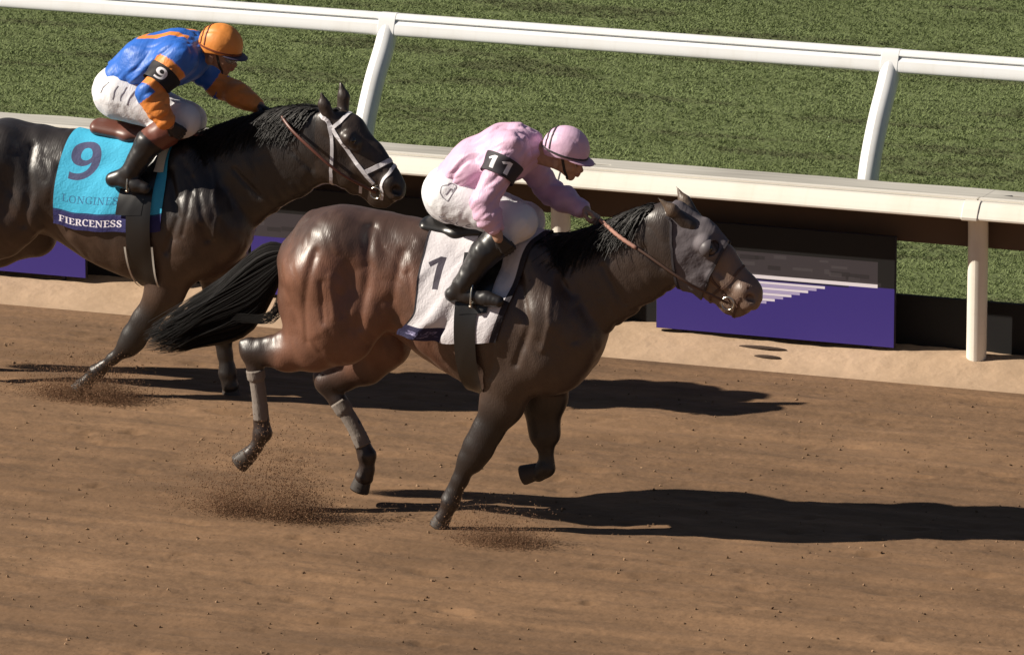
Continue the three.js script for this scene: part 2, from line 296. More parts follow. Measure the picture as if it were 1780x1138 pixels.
{
  const rail = thing('running_rail', 'wide cream-lipped inner dirt rail with grey cover on curved posts', 'rail', [POST0, 0, -4.5 * K]);
  const T = (g) => g.translate(-POST0, 0, 4.5 * K);
  const lip = zy([[-4.25, 1.062], [-4.241, 1.068], [-4.24, 1.078], [-4.25, 1.095], [-4.272, 1.125], [-4.295, 1.15], [-4.315, 1.163], [-4.335, 1.168], [-4.36, 1.166], [-4.36, 1.145], [-4.325, 1.14], [-4.29, 1.11], [-4.262, 1.075]]);
  const brown = std(lin(0.1, 0.062, 0.04), 0.8), sk = zy([[-4.60, 0.805], [-4.575, 0.805], [-4.575, 1.05], [-4.60, 1.05]]);
  for (let i = -5; i <= 4; i++) {
    const x0 = POST0 + i * PITCH, x1 = x0 + PITCH, r = rng(i + 50);
    part('rail_beam', T(extrudeX(lip, x0 + 0.002, x1 - 0.002)), creamPaint, rail);
    // cover panel: a bent plate with a slot near one end and a wavy far edge
    const s = new THREE.Shape(), zn = 4.362 * K, zf = 4.86 * K; s.moveTo(x0 + 0.003, zn); s.lineTo(x1 - 0.003, zn);
    for (let t = 0; t <= 20; t++) { const x = x1 - 0.003 - (PITCH - 0.006) * t / 20; s.lineTo(x, zf + 0.03 * (fbm(x * 2.2, 1, 4, 3) - 0.5) * 2); }
    const hole = new THREE.Path(), hx = x0 + 0.1; hole.moveTo(hx, 4.66 * K); hole.lineTo(hx + 0.05, 4.71 * K); hole.lineTo(hx + 0.15, 4.7 * K); hole.lineTo(hx + 0.17, 4.67 * K); hole.lineTo(hx + 0.1, 4.64 * K); s.holes.push(hole);
    const g = new THREE.ExtrudeGeometry(s, { depth: 0.012, bevelEnabled: true, bevelSize: 0.004, bevelThickness: 0.004, bevelSegments: 2, steps: 1 }); g.rotateX(-Math.PI / 2); g.translate(0, 1.138 * K, 0);
    const p = g.attributes.position; for (let v = 0; v < p.count; v++) { const z = -p.getZ(v); p.setY(v, p.getY(v) + (4.36 * K - z) * 0.05 * 1 - 0 + 0.006 * (noise(p.getX(v) * 3, 2, z * 6) - 0.5)); } g.computeVertexNormals();
    const uvs = g.attributes.uv; for (let v = 0; v < p.count; v++) uvs.setXY(v, p.getX(v) * 0.5, p.getZ(v) * 0.9);
    part('cover_panel', T(g), coverMat, rail);
    part('cover_ridge', T(extrudeX(zy([[-4.55, 1.145], [-4.5, 1.16], [-4.44, 1.163], [-4.44, 1.145]]), x0 + 0.006, x1 - 0.006)), creamPaint, rail);
    part('skirt_board', T(extrudeX(sk, x0 + 0.004, x1 - 0.004, 0.003)), brown, rail);
    part('rail_sleeve', T(extrudeX(zy([[-4.25, 1.055], [-4.234, 1.064], [-4.233, 1.08], [-4.266, 1.13], [-4.29, 1.156], [-4.312, 1.17], [-4.335, 1.175], [-4.357, 1.172], [-4.357, 1.14], [-4.33, 1.135], [-4.29, 1.1]]), x0 - 0.05, x0 + 0.05, 0.003)), creamPaint, rail);
    const post = part('post', T(tube(curve([[x0, 0.02, -4.47 * K], [x0, 0.3, -4.47 * K], [x0, 0.56 * K, -4.47 * K], [x0, 0.75 * K, -4.47 * K], [x0, 0.95 * K, -4.465 * K], [x0, 1.13 * K, -4.44 * K]], 24), () => 0.062, 20)), creamPaint, rail);
    part('post_bracket', T(box(x0 - 0.03, x0 + 0.03, 0.9 * K, 1.04 * K, -4.57 * K, -4.46 * K, 0.006)), brown, rail);
  }
}
{
  const rail = thing('running_rail', 'round white turf rail on slender gooseneck posts across the green', 'rail', [-0.144 * K, 0, -8.5 * K]);
  const px0 = -0.144 * K, step = 3.82 * K, T = (g) => g.translate(-px0, 0, 8.5 * K);
  const prof = []; for (let a = 0; a < 40; a++) { const t = a / 40 * Math.PI * 2, c = Math.cos(t), s = Math.sin(t), z = 0.055 * Math.sign(c) * Math.pow(Math.abs(c), 0.45), y = 0.082 * Math.sign(s) * Math.pow(Math.abs(s), 0.6); prof.push([-8.5 + z - y * 0.42, 1.138 + y * 0.97 + z * 0.15]); }
  // a groove along the near face
  const prof2 = prof.map(([z, y]) => (z > -8.48 && Math.abs(y - 1.176) < 0.0075 ? [z - 0.02, y] : [z, y]));
  for (let i = -2; i <= 2; i++) {
    const x0 = px0 + i * step;
    part('rail_beam', T(extrudeX(zy(prof2), x0 + 0.002, x0 + step - 0.002)), whitePaint, rail);
    part('post', T(tube(curve([[x0, 0, -7.93 * K], [x0, 0.3 * K, -7.93 * K], [x0, 0.5 * K, -8.0 * K], [x0, 0.78 * K, -8.2 * K], [x0, 0.98 * K, -8.4 * K], [x0, 1.1 * K, -8.5 * K]], 24), () => 0.075 * K, 20)), whitePaint, rail);
    const ring = prof.map(([z, y]) => [-8.5 + (z + 8.5) * 1.04, 1.138 + (y - 1.138) * 1.03]);
    part('rail_sleeve', T(extrudeX(zy(ring), x0 - 0.06, x0 + 0.06, 0.002)), whitePaint, rail);
  }
}
// low black board under the rail, then the printed boards
const blackSheet = std(lin(0.004, 0.0036, 0.004), 0.85);
tag(part('barrier_board', box(-14, 9, 0.03, 0.43 * K, -4.66 * K, -4.62 * K, 0.004), blackSheet, scene), 'long low black board running under the cream rail', 'board');
const boardTexture = (print) => canvasTex(1024, 512, (c, w, h) => {
  c.fillStyle = '#0b090b'; c.fillRect(0, 0, w, h);
  const top = h * (0.84 - 0.66) / 0.76, mid = h * (0.84 - 0.485) / 0.76;
  c.fillStyle = '#3e383e'; c.fillRect(0, top, w * 0.93, mid - top);
  const r = rng(3); for (let i = 0; i < 26; i++) { c.fillStyle = r() < 0.5 ? 'rgba(30,26,30,0.5)' : 'rgba(96,90,96,0.4)'; c.fillRect(r() * w * 0.85, top + r() * (mid - top - 20), 20 + r() * 90, 8 + r() * 16); }
  c.fillStyle = '#3a2b88'; c.fillRect(0, mid, w, h - mid);
  if (!print) return;
  c.fillStyle = '#f4f0fb'; c.fillRect(w * 0.06, mid - 14, w * 0.87, 17);
  c.fillStyle = '#17123a'; c.fillRect(w * 0.06, mid + 3, w * 0.75, 8);
  for (let i = 0; i < 9; i++) { const a = 0.18 + i * 0.012, b = 0.71 - i * 0.035; c.fillStyle = i % 2 ? '#b9b0dc' : '#efeafa'; c.fillRect(w * a, mid + 15 + i * 13, w * (b - a), 12); }
});
const plainBoard = std(0xffffff, 0.62, { map: boardTexture(false) }), stripedBoard = std(0xffffff, 0.62, { map: boardTexture(true) }), boardEdge = std(lin(0.02, 0.016, 0.03), 0.7);
for (const [x0, label] of [[-6.33, 'purple printed board beneath the rail at left edge'], [-3.47, 'purple printed board behind the two horses'], [-0.58, 'purple printed board with white stripes before the front horse']]) {
  const b = thing('advertising_board', label, 'board', [(x0 + 0.85) * K, 0.108, -4.43 * K], 'printed boards under the inner rail');
  part('board_core', box(-0.825 * K, 0.825 * K, 0, 0.75 * K, -0.03, -0.004, 0.003), boardEdge, b);
  const f = part('printed_face', new THREE.PlaneGeometry(1.64 * K, 0.745 * K).translate(0, 0.375 * K, 0.001), x0 > -1 ? stripedBoard : plainBoard, b);
  for (const s of [-1, 1]) part('stake', box(s * 0.6 - 0.012, s * 0.6 + 0.012, -0.12, 0.6, -0.055, -0.032, 0.002), boardEdge, b);
}
{
  const d = thing('drain_slot', 'two dark marks on the pale sand below the purple board', 'sand_mark', [0.22 * K, 0.07, -4.3 * K]);  // two dark marks, each a flattened oval laid on the sand
  for (const [x0, x1, z] of [[-0.17, 0.17, -0.03], [-0.03, 0.16, 0.07]]) part('slot', new THREE.SphereGeometry(1, 20, 8).scale((x1 - x0) / 2 * K, 0.012, 0.02).translate((x0 + x1) / 2 * K, sandHeight((0.22 + (x0 + x1) / 2) * K, (-4.3 + z) * K) - 0.07 + 0.002, z * K), std(lin(0.05, 0.03, 0.02), 1), d);
}
// ------------------------------------------------------------------ traced measurements, metres from each horse's base
const NEAR = {"body":[{"p":[[-1.0568,1.3895,0.0,0.2143],[-0.876,1.4176,0.0,0.3112],[-0.6683,1.4212,0.0,0.3042],[-0.4616,1.3715,0.0,0.3102],[-0.2211,1.2583,0.0,0.3421],[-0.0155,1.1891,0.0,0.3675],[0.1554,1.1702,0.0,0.3734],[0.3259,1.1382,0.0,0.3151],[0.411,1.152,0.0,0.257]],"k":0.06,"sz":0.84},{"p":[[-1.1534,1.5019,0.0,0.0714],[-1.0135,1.6132,0.0,0.0972],[-0.8747,1.6376,0.0,0.1004],[-0.6674,1.6142,0.0,0.0937],[-0.4608,1.5843,0.0,0.0968],[-0.2204,1.5837,0.0,0.0902],[-0.0152,1.6002,0.0,0.0965],[0.1553,1.6139,0.0,0.0963],[0.3083,1.5999,0.0,0.0962]],"k":0.12,"sz":1},{"p":[[0.3256,1.3899,0.0,0.2889],[0.563,1.4425,0.0,0.253],[0.7586,1.5507,0.0,0.2141],[0.9499,1.6615,0.0,0.1913],[1.0335,1.7239,0.0,0.172]],"k":0.07,"sz":0.46},{"p":[[0.3253,1.5881,0.0,0.0866],[0.5287,1.6111,0.0,0.08],[0.7815,1.7169,0.0,0.0702],[0.9658,1.8299,0.0,0.0637],[1.0828,1.8718,0.0,0.07]],"k":0.06,"sz":0.9},{"p":[[0.4113,1.2284,0.07,0.1988],[0.4929,1.1493,0.07,0.1475],[0.405,0.9653,0.08,0.1413]],"k":0.06,"sz":1},{"p":[[0.3628,1.191,-0.07,0.1996],[0.4447,1.1116,-0.07,0.148],[0.3495,0.9214,-0.08,0.1419]],"k":0.06,"sz":1},{"p":[[0.2995,1.5607,0.12,0.1279],[0.3816,1.2473,0.16,0.1728],[0.3514,1.0488,0.17,0.1602],[0.1949,0.9501,0.16,0.167]],"k":0.06,"sz":0.8},{"p":[[0.2154,1.4988,-0.12,0.1288],[0.3043,1.1647,-0.16,0.1872],[0.2497,0.9576,-0.17,0.1682],[0.1161,0.8816,-0.16,0.1684]],"k":0.06,"sz":0.8},{"p":[[0.219,1.2383,0.18,0.1473],[0.1438,0.9622,0.16,0.1349]],"k":0.05,"sz":0.7},{"p":[[-0.864,1.5658,0.12,0.2131],[-0.9536,1.4015,0.16,0.2133],[-0.865,1.1447,0.17,0.2005],[-0.8136,1.0656,0.17,0.1552]],"k":0.06,"sz":0.95},{"p":[[-1.1121,1.4324,0.09,0.1232],[-1.0985,1.2469,0.12,0.1232],[-1.0679,1.0535,0.14,0.1168]],"k":0.06,"sz":1},{"p":[[-0.6731,1.4931,0.17,0.1289],[-0.6804,1.2339,0.2,0.1484],[-0.7541,1.0755,0.19,0.1163]],"k":0.05,"sz":0.7},{"p":[[-0.9559,1.5039,-0.12,0.2146],[-0.9336,1.3315,-0.15,0.2149],[-0.7995,1.1053,-0.16,0.1955],[-0.6989,0.9818,-0.15,0.1433]],"k":0.06,"sz":0.95},{"p":[[-1.1543,1.3876,-0.09,0.1172],[-1.0628,1.1599,-0.12,0.137]],"k":0.06,"sz":1},{"p":[[-0.8483,1.046,0.17,0.1424],[-1.0048,0.9791,0.17,0.1232],[-1.1636,0.9342,0.165,0.0909],[-1.3226,0.9227,0.16,0.065],[-1.3889,0.9237,0.16,0.0618]],"k":0.04,"sz":0.8},{"p":[[-1.099,1.0366,0.15,0.0843],[-1.2716,0.9795,0.155,0.039],[-1.4304,0.9705,0.16,0.0293]],"k":0.03,"sz":0.8},{"p":[[-1.3889,0.9237,0.16,0.0618],[-1.3654,0.8249,0.16,0.0456],[-1.3476,0.6974,0.155,0.0358],[-1.3337,0.5288,0.15,0.0375],[-1.3274,0.4551,0.15,0.0555]],"k":0.025,"sz":0.85},{"p":[[-1.3275,0.4483,0.15,0.0457],[-1.3668,0.3637,0.15,0.0392],[-1.3988,0.3269,0.15,0.049]],"k":0.02,"sz":0.95},{"p":[[-0.6851,0.9561,-0.15,0.1433],[-0.8146,0.8238,-0.15,0.1044],[-0.9548,0.7408,-0.15,0.0719],[-1.0566,0.7015,-0.15,0.0622]],"k":0.04,"sz":0.8},{"p":[[-0.8668,0.8496,-0.15,0.0653],[-1.007,0.7869,-0.15,0.036],[-1.1054,0.7378,-0.15,0.0295]],"k":0.03,"sz":0.8},{"p":[[-1.0566,0.6947,-0.15,0.0622],[-0.9802,0.5965,-0.15,0.0458],[-0.89,0.4657,-0.15,0.0376],[-0.8277,0.3459,-0.15,0.0393],[-0.807,0.2969,-0.15,0.0557]],"k":0.025,"sz":0.85},{"p":[[-0.807,0.2969,-0.15,0.0458],[-0.811,0.2117,-0.15,0.0393],[-0.8287,0.1659,-0.15,0.0524]],"k":0.02,"sz":0.95},{"p":[[-0.1066,0.4176,0.15,0.0258],[-0.1706,0.2898,0.145,0.021],[-0.2174,0.1834,0.14,0.0259]],"k":0.008,"sz":0.9},{"p":[[-0.0018,0.4685,0.155,0.0484],[-0.0441,0.3903,0.152,0.042]],"k":0.02,"sz":0.8},{"p":[[0.295,0.5113,-0.15,0.0518]],"k":0.02,"sz":0.8},{"p":[[0.1711,0.9314,0.16,0.1477],[0.1181,0.7594,0.155,0.1158],[0.0205,0.5762,0.15,0.0806],[-0.0345,0.4844,0.15,0.0774],[-0.0792,0.4067,0.15,0.0646]],"k":0.04,"sz":0.72},{"p":[[-0.0757,0.4137,0.15,0.0581],[-0.1327,0.2866,0.145,0.0388],[-0.176,0.194,0.14,0.0388],[-0.1968,0.1517,0.14,0.0551]],"k":0.025,"sz":0.9},{"p":[[-0.1968,0.1517,0.14,0.0453],[-0.228,0.0815,0.14,0.0389],[-0.2419,0.0533,0.14,0.0486]],"k":0.02,"sz":0.95},{"p":[[0.2225,0.8933,-0.15,0.1552],[0.257,0.7291,-0.15,0.1295],[0.2606,0.5619,-0.15,0.081],[0.2607,0.5015,-0.15,0.0778]],"k":0.04,"sz":0.72},{"p":[[0.2607,0.5015,-0.15,0.0681],[0.2745,0.4222,-0.15,0.0405],[0.278,0.362,-0.15,0.0405],[0.2746,0.3213,-0.15,0.0552]],"k":0.025,"sz":0.9},{"p":[[0.2746,0.3213,-0.15,0.0487],[0.2266,0.2833,-0.15,0.0455]],"k":0.02,"sz":0.95}],"head":[{"p":[[1.0501,1.7449,0.0,0.1656],[1.1338,1.7516,0.0,0.1209],[1.2242,1.7392,0.0,0.1113]],"k":0.04,"sz":0.62},{"p":[[1.1426,1.6382,0.045,0.1272],[1.2099,1.5717,0.045,0.0954]],"k":0.04,"sz":0.42},{"p":[[1.1132,1.6152,-0.045,0.1275],[1.1807,1.5485,-0.045,0.0956]],"k":0.04,"sz":0.42},{"p":[[1.2242,1.7327,0.0,0.1145],[1.3251,1.6362,0.0,0.1081],[1.4093,1.5449,0.0,0.0954],[1.4698,1.4811,0.0,0.0922],[1.5101,1.4484,0.0,0.0794]],"k":0.03,"sz":0.56},{"p":[[1.2185,1.5882,0.0,0.1146],[1.3196,1.4851,0.0,0.0764],[1.397,1.4096,0.0,0.0636],[1.4407,1.3771,0.0,0.0477]],"k":0.03,"sz":0.5},{"p":[[1.2775,1.7457,0.082,0.0412],[1.3131,1.7085,0.078,0.0317]],"k":0.025,"sz":1},{"p":[[1.2245,1.7043,-0.082,0.0414],[1.2629,1.669,-0.078,0.0319]],"k":0.025,"sz":1},{"p":[[1.4908,1.4835,0.045,0.054],[1.5229,1.4327,0.04,0.0476]],"k":0.03,"sz":0.8},{"p":[[1.4623,1.4602,-0.045,0.0541],[1.4977,1.4118,-0.04,0.0477]],"k":0.03,"sz":0.8},{"p":[[1.3184,1.5686,0.05,0.0318],[1.4107,1.5031,0.045,0.0286]],"k":0.02,"sz":1},{"p":[[1.2863,1.5429,-0.05,0.0319],[1.382,1.4798,-0.045,0.0287]],"k":0.02,"sz":1}],"nostril":[[1.5443,1.4569,0.066,0.0285],[1.5027,1.4225,-0.066,0.0286]],"ears":[[[1.1779,1.8459,0.055,0.0413],[1.0871,1.9302,0.085,0.0397],[1.0115,1.9927,0.1,0.0063]],[[1.1821,1.8543,-0.055,0.0414],[1.108,1.9487,-0.075,0.0398],[1.0573,2.021,-0.085,0.0064]]],"eye":[[1.3061,1.7288,0.098,0.0285],[1.243,1.6792,-0.098,0.0287]],"hoof":[[[-1.3846,0.3418,0.15],[-1.4767,0.2589,0.15]],[[-0.8216,0.187,-0.15],[-0.8573,0.0783,-0.15]],[[-0.2384,0.0671,0.14],[-0.2696,-0.0033,0.14]],[[0.254,0.306,-0.15],[0.1302,0.2609,-0.15]]],"crest":[[0.2573,1.6815,0.0],[0.3591,1.6962,0.0],[0.5284,1.7229,0.0],[0.6633,1.7731,0.0],[0.781,1.8218,0.0],[0.8817,1.8756,0.0],[0.982,1.9292,0.0],[1.099,1.958,0.0]],"tail":[[-1.1953,1.4919,0.0],[-1.4066,1.2871,0.0],[-1.692,1.0899,0.02],[-2.0558,0.91,0.06]],"hoodcut":[[1.0723,1.9494,0.0],[1.1223,1.4491,0.0],[1.3745,1.7186,0.0],[1.276,1.4979,0.0]],"grooves":[{"p":[[-0.6607,1.6996],[-0.6344,1.47],[-0.6773,1.1676]],"a":0.014,"w":0.03,"lo":-0.767,"hi":-0.544},{"p":[[-0.93,1.5787],[-0.9876,1.2748],[-0.9927,1.0576]],"a":0.011,"w":0.022,"lo":-1.059,"hi":-0.864},{"p":[[-0.4554,1.5838],[-0.4977,1.3155],[-0.4059,1.0908]],"a":0.011,"w":0.03,"lo":-0.588,"hi":-0.316},{"p":[[0.3274,1.647],[0.5136,1.3995],[0.5647,1.1734]],"a":0.013,"w":0.028,"lo":0.243,"hi":0.649},{"p":[[0.2429,1.5087],[0.3346,1.2528],[0.2533,1.0311]],"a":0.012,"w":0.022,"lo":0.177,"hi":0.401},{"p":[[0.1241,1.2351],[0.1172,1.036],[0.0899,0.9342]],"a":0.008,"w":0.02,"lo":0.03,"hi":0.184},{"p":[[0.6983,1.5788],[0.8167,1.3755]],"a":0.01,"w":0.02,"lo":0.638,"hi":0.877},{"p":[[0.4289,1.5239],[0.4462,1.2622],[0.4126,1.1274]],"a":-0.008,"w":0.016,"lo":0.365,"hi":0.494},{"p":[[-0.8342,1.4537],[-0.8081,1.2232]],"a":-0.008,"w":0.02,"lo":-0.894,"hi":-0.748},{"p":[[-0.8863,1.4163],[-0.8706,1.1847]],"a":0.007,"w":0.012,"lo":-0.922,"hi":-0.835},{"p":[[-0.3018,1.4641],[-0.2341,1.2049],[-0.1148,1.0161]],"a":0.004,"w":0.014,"lo":-0.344,"hi":-0.073},{"p":[[-0.4044,1.4888],[-0.3369,1.1963],[-0.2175,1.0238]],"a":0.004,"w":0.014,"lo":-0.446,"hi":-0.175},{"p":[[0.9326,1.6959],[1.0334,1.6061]],"a":0.008,"w":0.02,"lo":0.873,"hi":1.093}],"bit":[1.4101,1.4187,0.062],"rein":[[1.4111,1.4194,0.065],[1.194,1.5558,0.18],[0.966,1.6986,0.2],[0.815,1.771,0.17],[0.6633,1.8324,0.06]],"reinoff":[[1.3697,1.3854,-0.065],[1.0832,1.4679,-0.16],[0.8497,1.6094,-0.15],[0.1977,1.6315,0.12]],"strap":{"noseband":[[1.4455,1.5936,0.0],[1.4153,1.5331,0.06],[1.3407,1.4767,0.055],[1.3032,1.4444,0.0]],"cheek":[[1.2946,1.5974,0.07],[1.3555,1.502,0.06],[1.4079,1.4168,0.055]],"chin":[[1.5121,1.5126,0.05],[1.4743,1.4453,0.055],[1.4338,1.3541,0.03]]}};
